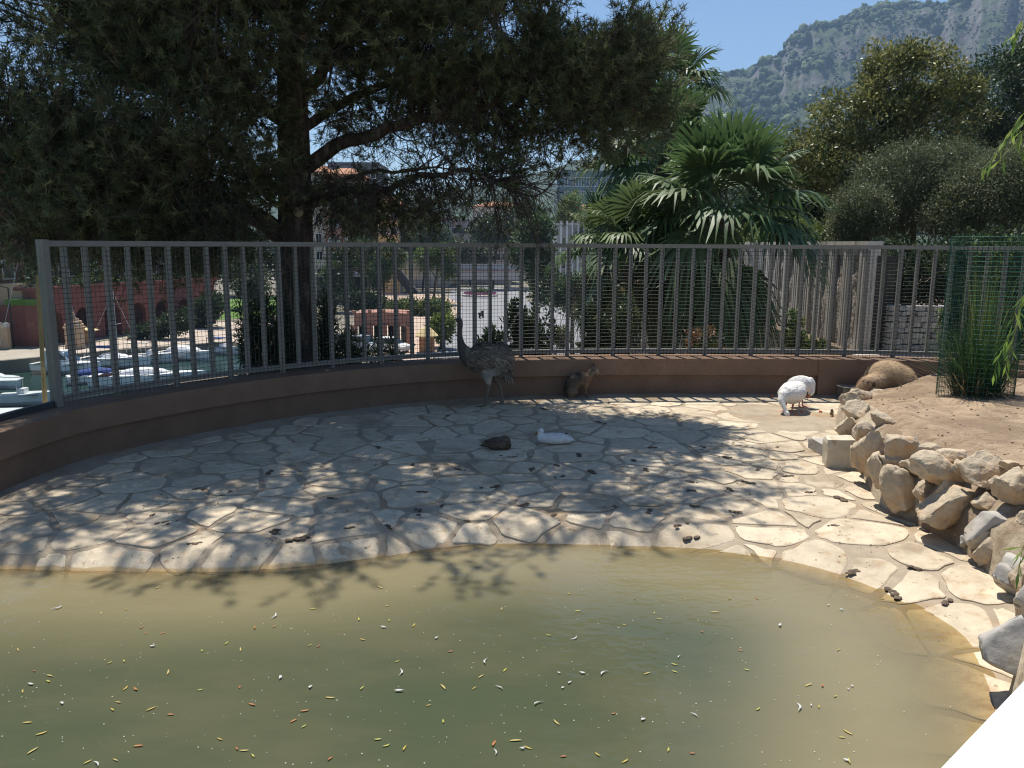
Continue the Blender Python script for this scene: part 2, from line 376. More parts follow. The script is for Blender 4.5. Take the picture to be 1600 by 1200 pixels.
for i in vis:
    p = seeds[i]; poly = [p+np.array(q) for q in ((-.8, -.8), (.8, -.8), (.8, .8), (-.8, .8))]
    gap = rng.uniform(.018, .034)
    for j in np.argsort(((seeds-p)**2).sum(1))[1:22]:
        q = seeds[j]; dv = q-p; D = np.linalg.norm(dv); n = dv/D; c = (p@n)+D/2+(wts[i]-wts[j])/(2*D)-gap*rng.uniform(.6, 1.3)
        poly = clip(poly, n, c)
        if len(poly) < 3: break
    if len(poly) < 3: continue
    poly = np.array(poly); area = .5*abs(np.dot(poly[:, 0], np.roll(poly[:, 1], -1))-np.dot(poly[:, 1], np.roll(poly[:, 0], -1)))
    if area < .021: continue
    cen = poly.mean(0)
    B = []
    for k in range(len(poly)):                                               # chamfer corners, roughen edges
        a, b, c2 = poly[k-1], poly[k], poly[(k+1) % len(poly)]
        ch = min(.03, .2*np.linalg.norm(a-b), .25*np.linalg.norm(c2-b))*rng.uniform(.5, 1)
        u1 = (a-b)/max(np.linalg.norm(a-b), 1e-6); u2 = (c2-b)/max(np.linalg.norm(c2-b), 1e-6)
        B += [b+u1*ch, b+u2*ch]
        ln = np.linalg.norm(c2-b); nrm = np.array([-u2[1], u2[0]])
        for t in ((.35, .7) if ln > .25 else (.5,)): B.append(b+(c2-b)*t+nrm*rng.uniform(-.018, .018))
    B = np.array(B); nB = len(B); tz = rng.uniform(-.004, .006); tx, ty = rng.uniform(-.012, .012, 2)
    rings = [(1.0, -.035), (1.0, -.004), (.95, 0.), (.5, 0.)]
    V = []
    for sc_, dz in rings:
        q = cen+(B-cen)*sc_; hz = floor_h(q); V += [(a[0], a[1], h+dz+tz+.004+(a[0]-cen[0])*tx+(a[1]-cen[1])*ty) for a, h in zip(q, hz)]
    V.append((cen[0], cen[1], float(floor_h(cen)[0])+tz+.004)); mbS = MB()
    Fs = [(r*nB+k, r*nB+(k+1) % nB, (r+1)*nB+(k+1) % nB, (r+1)*nB+k) for r in range(3) for k in range(nB)]+[(3*nB+k, 3*nB+(k+1) % nB, 4*nB) for k in range(nB)]
    mbS.add(V, Fs); build(mbS, 'flagstone', M_slab, paving); ns += 1
print('flagstones', ns)

# ---- pond water
def water_mat(name, depthattr, kext, shallow, deep, dlo, dhi, rough=.02, wave=.012, wscale=2.2):
    ma = bpy.data.materials.new(name); ma.use_nodes = True; N = ma.node_tree.nodes; L = ma.node_tree.links; N.remove(N['Principled BSDF'])
    tc = N.new('ShaderNodeTexCoord'); at = N.new('ShaderNodeAttribute'); at.attribute_name = 'depth'
    mu = N.new('ShaderNodeMath'); mu.operation = 'MULTIPLY'; mu.inputs[1].default_value = -kext; L.new(at.outputs['Fac'], mu.inputs[0])
    ex = N.new('ShaderNodeMath'); ex.operation = 'EXPONENT'; L.new(mu.outputs[0], ex.inputs[0])
    c = mixcol(N, L, ramp(N, L, at.outputs['Fac'], dlo, dhi), shallow, deep)
    n = noisev(N, L, tc, .8, 4, (1, 2, 1)); mfn = N.new('ShaderNodeMath'); mfn.operation = 'MULTIPLY'; mfn.inputs[1].default_value = .38; L.new(ramp(N, L, n, .3, .75), mfn.inputs[0]); c = mixcol(N, L, mfn.outputs[0], c, tuple(.62*a for a in shallow)); 
    df = N.new('ShaderNodeBsdfDiffuse'); L.new(c, df.inputs[0]); tr = N.new('ShaderNodeBsdfTransparent'); tr.inputs[0].default_value = (.90, .83, .66, 1)
    m1 = N.new('ShaderNodeMixShader'); L.new(ex.outputs[0], m1.inputs[0]); L.new(df.outputs[0], m1.inputs[1]); L.new(tr.outputs[0], m1.inputs[2])
    nz = noisev(N, L, tc, wscale, 3, (1, 1.7, 1)); nzb = noisev(N, L, tc, wscale*7, 2)
    ad = N.new('ShaderNodeMath'); ad.operation = 'MULTIPLY_ADD'; ad.inputs[1].default_value = .10; L.new(nzb, ad.inputs[0]); L.new(nz, ad.inputs[2])
    bp = N.new('ShaderNodeBump'); bp.inputs['Strength'].default_value = 1; bp.inputs['Distance'].default_value = wave; L.new(ad.outputs[0], bp.inputs['Height'])
    gs = N.new('ShaderNodeBsdfGlossy'); gs.inputs['Roughness'].default_value = rough; L.new(bp.outputs[0], gs.inputs['Normal'])
    fr = N.new('ShaderNodeFresnel'); fr.inputs[0].default_value = 1.33; L.new(bp.outputs[0], fr.inputs['Normal'])
    m2 = N.new('ShaderNodeMixShader'); L.new(fr.outputs[0], m2.inputs[0]); L.new(m1.outputs[0], m2.inputs[1]); L.new(gs.outputs[0], m2.inputs[2]); L.new(m2.outputs[0], N['Material Output'].inputs[0])
    return ma
M_pond = water_mat('pond_water', 'depth', 17., (.245, .21, .12), (.064, .078, .045), .08, .8)
gx3 = np.arange(-9, 5.4, .08); gy3 = np.arange(.4, 6.6, .08); X3, Y3 = np.meshgrid(gx3, gy3); P3 = np.stack([X3.ravel(), Y3.ravel()], 1)
d3, s3, _ = seg_dist(P3, EDGE); d3 = d3*s3; H3 = floor_h(P3)
i3 = np.arange(len(gx3)*len(gy3)).reshape(len(gy3), len(gx3)); Q3 = np.stack([i3[:-1, :-1], i3[:-1, 1:], i3[1:, 1:], i3[1:, :-1]], -1).reshape(-1, 4); Q3 = Q3[(d3[Q3] < .05).any(1)]
used = np.unique(Q3); rm = -np.ones(len(P3), int); rm[used] = np.arange(len(used))
me = npmesh('pond_water', np.column_stack([P3[used], np.full(len(used), WATER_Z)]), rm[Q3], smooth=True)
at = me.attributes.new('depth', 'FLOAT', 'POINT'); at.data.foreach_set('value', np.maximum(0, WATER_Z-H3[used]).astype(np.float32))
tag(mk('pond_water', me, M_pond), 'murky green brown pond water', kind='structure')
# ================================================================== ROCK EDGE, TERRACE
def rockmix(N, L, tc, c):
    n = noisev(N, L, tc, 3.2, 6); c = mixcol(N, L, ramp(N, L, n, .45, .66), c, (.47, .31, .17))
    n1 = noisev(N, L, tc, 9, 6); c = mixcol(N, L, ramp(N, L, n1, .52, .68), c, (.34, .29, .24))
    n2 = noisev(N, L, tc, 24, 5); return mixcol(N, L, ramp(N, L, n2, .66, .75), c, (.13, .10, .07))
M_rock = mat('limestone_rock', (.50, .41, .295), .9, .25, 5, .03, 13, rnd=.12, extra=rockmix)
def greymix(N, L, tc, c):
    n1 = noisev(N, L, tc, 4, 6); c = mixcol(N, L, ramp(N, L, n1, .5, .7), c, (.42, .35, .25))
    n2 = noisev(N, L, tc, 3, 7, (1, 1, 4)); return mixcol(N, L, ramp(N, L, n2, .64, .68), c, (.16, .14, .12))
M_rockgrey = mat('grey_rock', (.43, .40, .36), .85, .16, 5, .008, 14, rnd=.06, extra=greymix)
def sandmix(N, L, tc, c):
    n = noisev(N, L, tc, 1.1, 6); c = mixcol(N, L, ramp(N, L, n, .42, .62), c, (.22, .155, .10)); n5 = noisev(N, L, tc, 7, 7); c = mixcol(N, L, ramp(N, L, n5, .5, .68), c, (.20, .14, .09))
    n2 = noisev(N, L, tc, 45, 3); c = mixcol(N, L, ramp(N, L, n2, .62, .72), c, (.15, .10, .065))
    n3 = noisev(N, L, tc, 60, 3); return mixcol(N, L, ramp(N, L, n3, .64, .7), c, (.55, .45, .33))
M_dirt = mat('dry_soil', (.34, .25, .165), .95, .22, 5, .03, 22, extra=sandmix)
M_mort2 = mat('rock_mortar', (.42, .35, .25), .95, .2, 5, .012, 22, extra=sandmix)

def rock_mesh(name, r, seed, rz=0, ncut=14, sub=4, rough=.05):
    bm = bmesh.new(); bmesh.ops.create_icosphere(bm, subdivisions=sub, radius=1); g = rs(seed)
    V = np.array([v.co[:] for v in bm.verts])
    for k in range(ncut):
        n = unit(g.normal(size=3)); d = g.uniform(.36, .74); t = V@n; V = np.where((t > d)[:, None], V-n*((t-d)*.93)[:, None], V)
    V /= np.abs(V).max(0)
    off = g.uniform(0, 50, 3)
    for i, v in enumerate(V):
        p = Vector(v+off); a = mnoise.noise(p*1.6)*.05+mnoise.noise(p*4)*rough*1.3+abs(mnoise.noise(p*8))*rough*1.0+mnoise.noise(p*17)*rough*.5
        V[i] = v*(1+a)
    V = V*np.array(r); c, s = math.cos(rz), math.sin(rz); V = np.column_stack([V[:, 0]*c-V[:, 1]*s, V[:, 0]*s+V[:, 1]*c, V[:, 2]])
    for v, q in zip(bm.verts, V): v.co = q
    me = bpy.data.meshes.new(name); bm.to_mesh(me); bm.free(); me.polygons.foreach_set('use_smooth', np.ones(len(me.polygons), bool)); return me

rb_px = [(1345, 634), (1312, 646), (1306, 664), (1320, 690), (1345, 738), (1375, 788), (1420, 812), (1500, 858), (1560, 905), (1600, 940), (1615, 1000), (1585, 1075), (1640, 1200)]
RB = catmull([G(1520, 612, .0)*1.0]+[G(1420, 622)]+[G(x, y) for x, y in rb_px], .06)[:, :2]
def ridge_h(P):
    P = np.asarray(P); t = np.clip((10.3-P[:, 1])/2.6, 0, 1); return .21+.24*t*t*(3-2*t)+.17*np.clip((P[:, 0]-4.5)/1.2, 0, 1)*(1-t)
rocks = thing('rock_edging', 'rough stacked limestone boulders retaining the raised soil bed', 'rock wall', G(1420, 812))
rbase = Vector(rocks.location)
# px centre, px size, px row of the base in front of it, setback, grey
RK = [(1475, 799, 96, 76, 848, .10, 0), (1462, 735, 88, 62, 838, .28, 0), (1535, 733, 78, 52, 866, .34, 0), (1537, 786, 54, 46, 872, .20, 0), (1588, 762, 54, 58, 898, .32, 0),
      (1568, 826, 100, 92, 888, .16, 1), (1411, 766, 60, 72, 812, .10, 0), (1378, 744, 36, 68, 795, .08, 0), (1358, 708, 40, 78, 762, .08, 0), (1403, 694, 66, 50, 800, .28, 0),
      (1347, 678, 44, 42, 745, .16, 0), (1324, 670, 40, 38, 700, .06, 0), (1347, 648, 52, 42, 700, .2, 0), (1329, 634, 32, 40, 664, .06, 0), (1381, 660, 42, 34, 735, .3, 0),
      (1343, 621, 34, 26, 652, .10, 0), (1448, 704, 40, 24, 832, .42, 0), (1488, 709, 44, 26, 845, .44, 0), (1578, 727, 32, 18, 885, .5, 0), (1513, 842, 30, 30, 864, .03, 1),
      (1395, 722, 40, 40, 800, .16, 0), (1484, 760, 44, 28, 845, .2, 0), (1556, 754, 34, 24, 876, .28, 0), (1436, 597, 50, 18, 624, .1, 0), (1398, 607, 46, 16, 630, .1, 0), (1368, 613, 40, 16, 636, .1, 0),
      (1458, 589, 30, 14, 616, .1, 0), (1592, 890, 36, 80, 930, .10, 1), (1578, 1010, 84, 110, 1062, .05, 1), (1612, 940, 60, 80, 990, .1, 1), (1500, 640+95, 30, 30, 850, .3, 0),
      (1425, 728, 34, 30, 815, .2, 0), (1440, 770, 34, 36, 828, .14, 0), (1366, 690, 28, 34, 765, .18, 0), (1546, 862, 52, 46, 888, .0, 0), (1580, 905, 52, 56, 925, .0, 1), (1604, 950, 56, 66, 975, .0, 0), (1606, 905, 50, 60, 945, .1, 0), (1640, 830, 80, 90, 925, .25, 0), (1650, 760, 70, 60, 925, .45, 0)]
for k, (x, y, w_, h_, yb, sb, gr) in enumerate(RK):
    b0 = G(x, yb); Y = b0.y+sb*.6
    p = AY(x, y, Y); dep = (p-EYE).dot(fw); hw = w_/2/F*dep; hh = h_/2/F*dep
    me = rock_mesh('rock', (hw*1.08, max(hw, hh)*.8, hh*1.08), 100+k, rz=rs(k).uniform(-.5, .5)*0+0, rough=.035 if gr else .085, sub=4 if w_ > 30 else 3)
    mk('rock', me, M_rockgrey if gr else M_rock, rocks, p-rbase)
# mortar core between the rocks
core = MB(); L0 = offset(RB, -.03); L1 = offset(RB, .50); n = len(RB); hts = ridge_h(RB)
v = []; 
for i in range(n):
    j = .03*mnoise.noise(Vector((i*.4, 0, 0)))
    v += [(*L0[i], -.15), (*(L0[i]+(L1[i]-L0[i])*.10), hts[i]*.62+j), (*(L0[i]+(L1[i]-L0[i])*.45), hts[i]-.02+j), (*L1[i], hts[i]-.03)]
core.add(v, [(i*4+j, (i+1)*4+j, (i+1)*4+j+1, i*4+j+1) for i in range(n-1) for j in range(3)])
build(core, 'mortar_core', M_mort2, rocks, rbase, smooth=True)
# raised soil bed
gx = np.arange(2.3, 11, .1); gy = np.arange(2.0, 12.6, .1); XX, YY = np.meshgrid(gx, gy); PP = np.stack([XX.ravel(), YY.ravel()], 1)
dr, sr, pr = seg_dist(PP, RB); dr = dr*sr; hh = ridge_h(PP)
wq, ws_, _ = seg_dist(PP, WALL); wq = wq*ws_
lump = np.array([mnoise.noise(Vector((p[0]*1.3, p[1]*1.3, 1.)))*.035+mnoise.noise(Vector((p[0]*5, p[1]*5, 2.)))*.012 for p in PP])
kerb = np.array([list(G(x, y, .42)[:2]) for x, y in ((1470, 628), (1425, 632), (1396, 640), (1425, 665), (1470, 688), (1540, 716), (1640, 745))]); kd, ks, _ = seg_dist(PP, kerb)
lump += .06*np.exp(-(kd/.14)**2)+.03*np.array([abs(mnoise.noise(Vector((p[0]*3, p[1]*3, 5.)))) for p in PP])
cg = np.array(G(1525, 618, .44)[:2]); lump += .03*np.exp(-(((PP-cg)**2).sum(1))/.5)
Z = np.where(dr > .3, hh-.02+lump+.02*np.clip(dr-.3, 0, 2.5), hh-.22+.2*np.clip(dr, 0, .3)/.3)
idx = np.arange(len(gx)*len(gy)).reshape(len(gy), len(gx)); Q = np.stack([idx[:-1, :-1], idx[:-1, 1:], idx[1:, 1:], idx[1:, :-1]], -1).reshape(-1, 4)
Q = Q[(dr[Q] > .12).all(1) & (wq[Q] < .15).any(1)]
soilbed = tag(mk('soil_bed', npmesh('soil_bed', np.column_stack([PP, Z]), Q, smooth=True), M_dirt), 'raised bed of dry brown soil behind the boulders', kind='structure')
def soil_z(x, y): return float(Z[np.argmin((PP[:, 0]-x)**2+(PP[:, 1]-y)**2)])
# scattered pebbles and bark on the soil: too many to count
g = rs(9); pm = MB(); okp = np.where((dr > .35) & (wq < -.1) & (PP[:, 1] < 11))[0]
for i in g.choice(okp, 1900):
    r_ = g.uniform(.004, .016)**1.0; q = PP[i]+g.uniform(-.05, .05, 2); pm.ell((q[0], q[1], Z[i]+r_*.3), (r_, r_*g.uniform(.6, 1.2), r_*.6), None, 5, 4)
tag(build(pm, 'soil_pebbles', mat('pebble', (.34, .25, .17), .9, .5, 30)), 'loose pebbles and crumbs strewn over the raised soil', 'pebbles', kind='stuff')
# squared stones in front of the boulders
def block_stone(name, label, pts_px, zt, h, ma, seed, depth):
    a, b = G(*pts_px[0], 0), G(*pts_px[1], 0); d = (b-a); d.z = 0; dn = d.normalized(); nn = Vector((-dn.y, dn.x, 0))
    bm = bmesh.new(); bmesh.ops.create_cube(bm, size=1); bmesh.ops.subdivide_edges(bm, edges=bm.edges[:], cuts=6, use_grid_fill=True); g = rs(seed); of = Vector(g.uniform(0, 40, 3))
    for v in bm.verts:
        c = v.co.copy(); r_ = Vector((c.x*d.length, c.y*depth, (c.z+.5)*h))
        e = max(0, (abs(c.x)*2)**8*(abs(c.z)*2)**8*.02)
        q = r_+Vector((mnoise.noise(r_*6+of), mnoise.noise(r_*6+of*2), mnoise.noise(r_*6-of)))*.014-Vector((c.x, c.y, c.z))*e
        v.co = dn*q.x+nn*q.y+Vector((0, 0, q.z))
    me = bpy.data.meshes.new(name); bm.to_mesh(me); bm.free()
    o = mk(name, me, ma, None, (a+b)/2+nn*depth/2-Vector((0, 0, .02))); tag(o, label, 'stone block', 'squared blocks by the boulders'); return o
M_whitestone = mat('white_block', (.55, .49, .38), .85, .16, 6, .003, 40, extra=lambda N, L, tc, c: mixcol(N, L, ramp(N, L, noisev(N, L, tc, 7, 6), .5, .72), c, (.38, .29, .17)))
block_stone('stone_block', 'pale smooth squared block leaning on the boulders above the flagstones', ((1291, 731), (1342, 733)), 0, .30, M_whitestone, 3, .20)
block_stone('stone_block', 'low rough grey stone slab behind the pale squared block', ((1262, 700), (1300, 722)), 0, .14, M_rockgrey, 4, .42)
# metal feed trough behind the rocks
M_steel = mat('galvanised', (.42, .42, .41), .35, .15, 9, metal=.8)
t0 = G(1316, 626); tr_ = thing('feed_trough', 'grey metal feed trough against the far end of the boulders', 'trough', t0)
mbt = MB(); mbt.box((.16, .12, .16), (.30, .22, .006)); mbt.box((.16, .012, .09), (.30, .006, .17)); mbt.box((.16, .228, .09), (.30, .006, .17)); mbt.box((.012, .12, .09), (.006, .21, .17)); build(mbt, 'body', M_steel, tr_)
build(MB().box((.16, .0, .178), (.36, .03, .008)).box((.16, .24, .178), (.36, .03, .008)).box((-.005, .12, .178), (.03, .21, .008)), 'rim', M_steel, tr_)

# ---- wire cage with grass clump
cp = G(1524, 617, .44); cz = soil_z(cp.x, cp.y)-.03; cr = .385
cage = thing('plant_guard', 'round green wire guard around the tall grass clump on the raised soil', 'wire guard', (cp.x, cp.y, cz))
M_green = mat('green_wire', (.03, .10, .07), .7, .1, 5, spec=.2)
mbc = MB(); CH = 1.80; nw = 46
for k in range(nw):
    a = 2*math.pi*k/nw; wob = 1+.03*math.sin(3*a); mbc.tube([(cr*wob*math.cos(a), cr*wob*math.sin(a), 0), (cr*wob*math.cos(a+.02)*1.01, cr*wob*math.sin(a+.02)*1.01, CH)], .0032, 3, False)
for z in np.arange(.02, CH+.01, .052):
    mbc.tube([(cr*(1+.03*math.sin(3*a))*math.cos(a), cr*(1+.03*math.sin(3*a))*math.sin(a), z) for a in np.linspace(0, 2*math.pi, 33)], .0032, 3, False)
tag(build(mbc, 'wire_mesh', M_green, cage), kind='stuff')
M_blade = mat('grass_blade', (.1, .2, .05), .5, .15, 3, attr=True, trans=.35)
M_dry = mat('dry_straw', (.36, .27, .15), .9, .2, 5)
gc = thing('grass_clump', 'tall dark green grass clump with dry base inside the round wire guard', 'grass clump', (cp.x, cp.y, cz))
def blades(name, n, rad, hmin, hmax, lean, wd, cols, seed, parent, ma, curl=1.):
    g = rs(seed); V = []; Fq = []; C = []; k = 5
    for i in range(n):
        a = g.uniform(0, 6.28); r_ = rad*math.sqrt(g.rand()); b = np.array([r_*math.cos(a), r_*math.sin(a), 0.]); ln = g.uniform(hmin, hmax); a2 = a+g.normal()*.5; le = abs(g.normal())*lean
        side = np.array([-math.sin(a2), math.cos(a2), 0])*wd*g.uniform(.6, 1.2); o = np.array([math.cos(a2), math.sin(a2), 0]); c = np.array(cols[g.randint(len(cols))])*g.uniform(.7, 1.25); s0 = len(V)
        for j in range(k+1):
            t = j/k; p = b+o*ln*(le*t+curl*.45*le*t*t)+np.array([0, 0, ln*(t-.35*le*curl*t*t*t)]); wv = side*(1-t**2.2)
            V += [p-wv, p+wv]; C += [c, c]
        Fq += [(s0+2*j, s0+2*j+1, s0+2*j+3, s0+2*j+2) for j in range(k)]
    return mk(name, npmesh(name, V, Fq, np.clip(C, 0, 1)), ma, parent)
blades('blades', 900, .22, .45, 1.0, .33, .0045, [(.035, .085, .025), (.06, .12, .03), (.025, .06, .02)], 2, gc, M_blade)
blades('tall_stems', 150, .14, 1.0, 1.75, .12, .005, [(.07, .14, .04), (.12, .2, .05), (.2, .22, .07)], 3, gc, M_blade)
blades('dry_base', 260, .24, .12, .5, .7, .006, [(.30, .22, .12), (.2, .14, .07), (.1, .075, .045)], 4, gc, M_blade)
# ---- white parapet by the viewer
pa, pb = G(1466, 1205, 1.1), G(1606, 1058, 1.1); d = (pb-pa).normalized(); nn = Vector((d.y, -d.x, 0)); a = pa-d*1.0; b = pb+d*1.2
wp = tag(build(MB().hexa([(*(a+nn*0)[:2], -.6), (*b[:2], -.6), (*(b+nn*.5)[:2], -.6), (*(a+nn*.5)[:2], -.6), (*a[:2], 1.1), (*b[:2], 1.1), (*(b+nn*.5)[:2], 1.1), (*(a+nn*.5)[:2], 1.1)]), 'parapet', mat('white_paint', (.82, .81, .78), .6, .03, 3), base=(a.x, a.y, -.6)), 'bright white painted parapet corner beside the pond', 'parapet')
# ---- willow with hanging sprays at the right
M_bark = mat('bark', (.085, .062, .048), .95, .35, 9, .03, 14)
M_willow = mat('willow_leaf', (.2, .3, .06), .45, .1, 5, attr=True, trans=.45, spec=.4)
wl = thing('willow_tree', 'willow whose hanging sprays of narrow light green leaves dip in beside the wire guard', 'tree', (7.6, 4.6, .35)); wlb = Vector(wl.location)
build(MB().tube([(7.6, 4.6, .2), (7.5, 4.6, 2), (7.1, 4.5, 3.6), (6.2, 4.3, 4.6)], [.16, .14, .1, .05], 8).tube([(7.1, 4.5, 3.6), (6.2, 4.6, 4.8), (5.6, 4.7, 5.2), (5.0, 4.7, 5.4)], [.05, .03, .015, .005], 6), 'trunk', M_bark, wl, wlb, smooth=True)
tw = MB(); C = []; A = []; g = rs(21)
sprays = [(((1640, 10), (1612, 28), (1594, 45), (1577, 52)), 4.6), (((1625, 20), (1600, 30), (1588, 62)), 4.6), (((1660, 120), (1610, 165), (1580, 205), (1548, 250), (1536, 262)), 4.6), (((1660, 170), (1612, 190), (1585, 225), (1562, 250)), 4.7),
          (((1650, 410), (1606, 455), (1588, 480), (1578, 520), (1560, 560), (1553, 585)), 4.4), (((1650, 430), (1600, 470), (1592, 500), (1580, 540), (1570, 575)), 4.5), (((1640, 830), (1602, 850), (1594, 880), (1590, 900)), 4.0), (((1650, 100), (1618, 140), (1602, 190), (1596, 240)), 4.7)]
for pts, Y in sprays:
    P3_ = [AY(x, y, Y) for x, y in pts]; P3_ = [P3_[0]+Vector((1.3, .05, 1.1))]+P3_; pth = catmull(P3_, .03); tw.tube(pth, np.linspace(.004, .0015, len(pth)), 4)
    for i in range(3, len(pth)):
        for rep in range(1):
            if g.rand() < .8:
                t = unit(pth[i]-pth[i-1]); C.append(pth[i]); A.append(t*.5+np.array([g.normal()*.45, g.normal()*.45, -.75]))
n_ = len(C); leaves('leaves', C, A, g.normal(size=(n_, 3)), g.uniform(.07, .12, n_), g.uniform(.012, .02, n_), pick(g, [(.22, .34, .06), (.14, .25, .05), (.3, .4, .09)], n_), M_willow, wl, wlb)
build(tw, 'twigs', mat('willow_twig', (.2, .22, .07), .7), wl, wlb)
# ================================================================== PINE
M_needle = mat('needle', (.05, .08, .03), .6, .2, 2, attr=True, trans=.4, spec=.25)
M_pinebark = mat('pine_bark', (.19, .14, .11), .95, .45, 7, .05, 10, extra=lambda N, L, tc, c: mixcol(N, L, ramp(N, L, noisev(N, L, tc, 9, 5, (1, 1, .25)), .45, .62), (.06, .047, .04), c))
M_twig = mat('pine_twig', (.065, .05, .042), .95, .3, 9)
TB = AY(462, 560, 11.2); PB = Vector((TB.x, TB.y, .0))
pine = thing('pine_tree', 'large dark umbrella pine behind the fence spreading over the yard', 'tree', PB)
trunk_pts = [AY(464, 590, 11.2), AY(463, 470, 11.2), AY(462, 380, 11.2), AY(461, 300, 11.2), AY(459, 220, 11.2), AY(457, 150, 11.2), AY(456, 80, 11.2), AY(460, 0, 11.2), AY(466, -100, 11.2), AY(455, -200, 11.1)]
trunk_pts[0].z = -.4
tm = MB(); tp = catmull(trunk_pts, .25); tm.tube(tp, np.interp(np.linspace(0, 1, len(tp)), [0, .12, .35, .7, 1], [.36, .31, .24, .19, .07]), 14)
limbs = [([(478, 262, 11.2), (520, 235, 11.15), (600, 205, 11.0), (690, 180, 10.8), (770, 160, 10.6), (860, 128, 10.4), (960, 110, 10.3)], .105, .02),
         ([(478, 318, 11.2), (540, 298, 11.1), (600, 297, 10.9), (660, 272, 10.7), (720, 268, 10.5), (790, 290, 10.3)], .075, .012),
         ([(470, 300, 11.2), (520, 288, 11.4), (580, 270, 11.8), (700, 262, 12.3)], .05, .012),
         ([(448, 372, 11.2), (400, 342, 11.0), (330, 310, 10.6), (240, 290, 10.1), (140, 262, 9.6), (40, 232, 9.2), (-60, 190, 9.0)], .15, .03),
         ([(450, 330, 11.2), (430, 290, 11.4), (380, 250, 11.8), (300, 220, 12.2)], .07, .015),
         ([(445, 190, 11.2), (405, 165, 11.0), (340, 118, 10.6), (260, 70, 10.2), (160, 30, 9.8)], .10, .02),
         ([(448, 120, 11.2), (400, 62, 10.8), (340, 10, 10.3), (280, -60, 9.8)], .08, .02),
         ([(472, 150, 11.2), (520, 85, 10.9), (580, 30, 10.5), (680, -20, 10.1), (790, -50, 9.8)], .09, .02),
         ([(468, 60, 11.2), (540, 0, 11.2), (640, -40, 11.3), (760, -60, 11.4)], .07, .02),
         ([(474, 200, 11.2), (560, 150, 11.6), (680, 110, 12.0), (800, 80, 12.3), (900, 60, 12.3)], .07, .015)]
LP = []
def limb(pts, r0_, r1_):
    p = catmull(pts, .18); g = rs(int(abs(p[-1][0]*100)) % 999)
    for i in range(2, len(p)): p[i] += g.normal(size=3)*.02
    tm.tube(p, np.linspace(r0_, r1_, len(p))**1., 8); LP.extend([(q, np.interp(i, [0, len(p)-1], [r0_, r1_])) for i, q in enumerate(p) if i > len(p)*.18])
for pts, a, b in limbs: limb([AY(*q) for q in pts], a, b)
top = Vector(tp[-1])
for az, el, ln, zf in [(-95, 8, 3.0, 4.9), (-70, 14, 3.0, 5.2), (-120, 12, 3.2, 5.4), (-40, 15, 4.2, 5.6), (-150, 12, 4.6, 5.8), (-85, 25, 2.8, 6.4), (0, 20, 4.0, 6.0), (180, 18, 4.2, 6.2), (-55, 30, 3.0, 6.9), (-130, 32, 3.0, 7.2), (60, 20, 3.2, 6), (120, 20, 3.2, 6.4), (-90, 50, 2.5, 7.6), (20, 40, 3, 7.4), (200, 40, 3, 7.4)]:
    s0 = Vector((np.interp(zf, tp[:, 2], tp[:, 0]), np.interp(zf, tp[:, 2], tp[:, 1]), min(zf, tp[-1][2]))); d = Vector((math.cos(R(az))*math.cos(R(el)), math.sin(R(az))*math.cos(R(el)), math.sin(R(el))))
    limb([s0, s0+d*ln*.35+Vector((0, 0, -.1)), s0+d*ln*.7+Vector((0, 0, .05)), s0+d*ln+Vector((0, 0, .35))], .08, .015)
tr_o = build(tm, 'trunk', M_pinebark, pine, PB, smooth=True)
# knot: sawn branch stub on the trunk
kp = AY(466, 331, 10.93); build(MB().lathe([(.0, -.03), (.062, -.03), (.07, .0), (.055, .012), (.03, .004), (.0, .004)], (0, 0, 0), 14), 'sawn_knot', mat('cut_wood', (.42, .33, .22), .9, .3, 14), tr_o).matrix_local = Matrix.Translation(kp-PB) @ Matrix.Rotation(R(90), 4, 'X')
LPp = np.array([p for p, r_ in LP])
# foliage cluster centres: ellipsoids in space (centre, radii, count)
g = rs(11)
def pcen(px, py, Y): return np.array(AY(px, py, Y))
ELL = [(np.array([-2.7, 10.6, 6.5]), (4.8, 3.15, 1.5), 700), (np.array([-1.5, 9.9, 5.5]), (3.0, 1.8, .8), 180),
       (pcen(120, 120, 9.6), (2.2, 1.6, 1.5), 210), (pcen(60, 300, 9.3), (1.5, 1.2, .85), 110), (pcen(250, 180, 10.0), (1.5, 1.4, 1.3), 150), (pcen(330, 60, 9.8), (1.5, 1.2, .8), 110), (pcen(210, 330, 10.4), (1.2, 1.0, .35), 40),
       (pcen(960, 130, 10.4), (.85, .8, .85), 100), (pcen(1000, 60, 10.5), (.42, .5, .42), 16), (pcen(870, 110, 10.4), (.8, .8, .6), 40), (pcen(900, 210, 10.5), (.8, .7, .35), 24), (pcen(760, 60, 10.3), (1.1, 1.2, .7), 95), (pcen(620, 60, 10.6), (1.1, 1.2, .7), 70),
       (pcen(640, 130, 11.5), (1.4, .8, .4), 26), (pcen(800, 265, 10.8), (.7, .6, .2), 10), (pcen(640, 320, 11.2), (1.0, .6, .3), 10), (pcen(600, 165, 11.6), (1.2, .8, .6), 36), (pcen(740, 195, 11.2), (1.0, .8, .45), 30), (pcen(560, 335, 11.3), (.6, .5, .3), 9), (pcen(370, 250, 10.6), (.8, .8, .9), 46), (pcen(190, 395, 10.2), (1.7, .7, .28), 46), (pcen(330, 385, 10.6), (.8, .5, .2), 14), (pcen(470, 40, 10.2), (.8, .6, .5), 14)]
CC = []
for c, r_, n_ in ELL:
    k = 0
    while k < n_:
        q = g.uniform(-1, 1, 3); l = q@q
        if l > 1 or (l < .25 and g.rand() < .5): continue
        CC.append(c+q*np.array(r_)); k += 1
CC = np.array(CC); kp2 = []
for c in CC:
    qx, qy = proj(c); lim = np.interp(qx, [840, 870, 930, 955, 985, 1015, 1040, 1062, 1075, 1300], [-200, 60, 75, 40, 18, 32, 62, 115, 420, 420]); kp2.append(not (-110 < qy < lim+6))
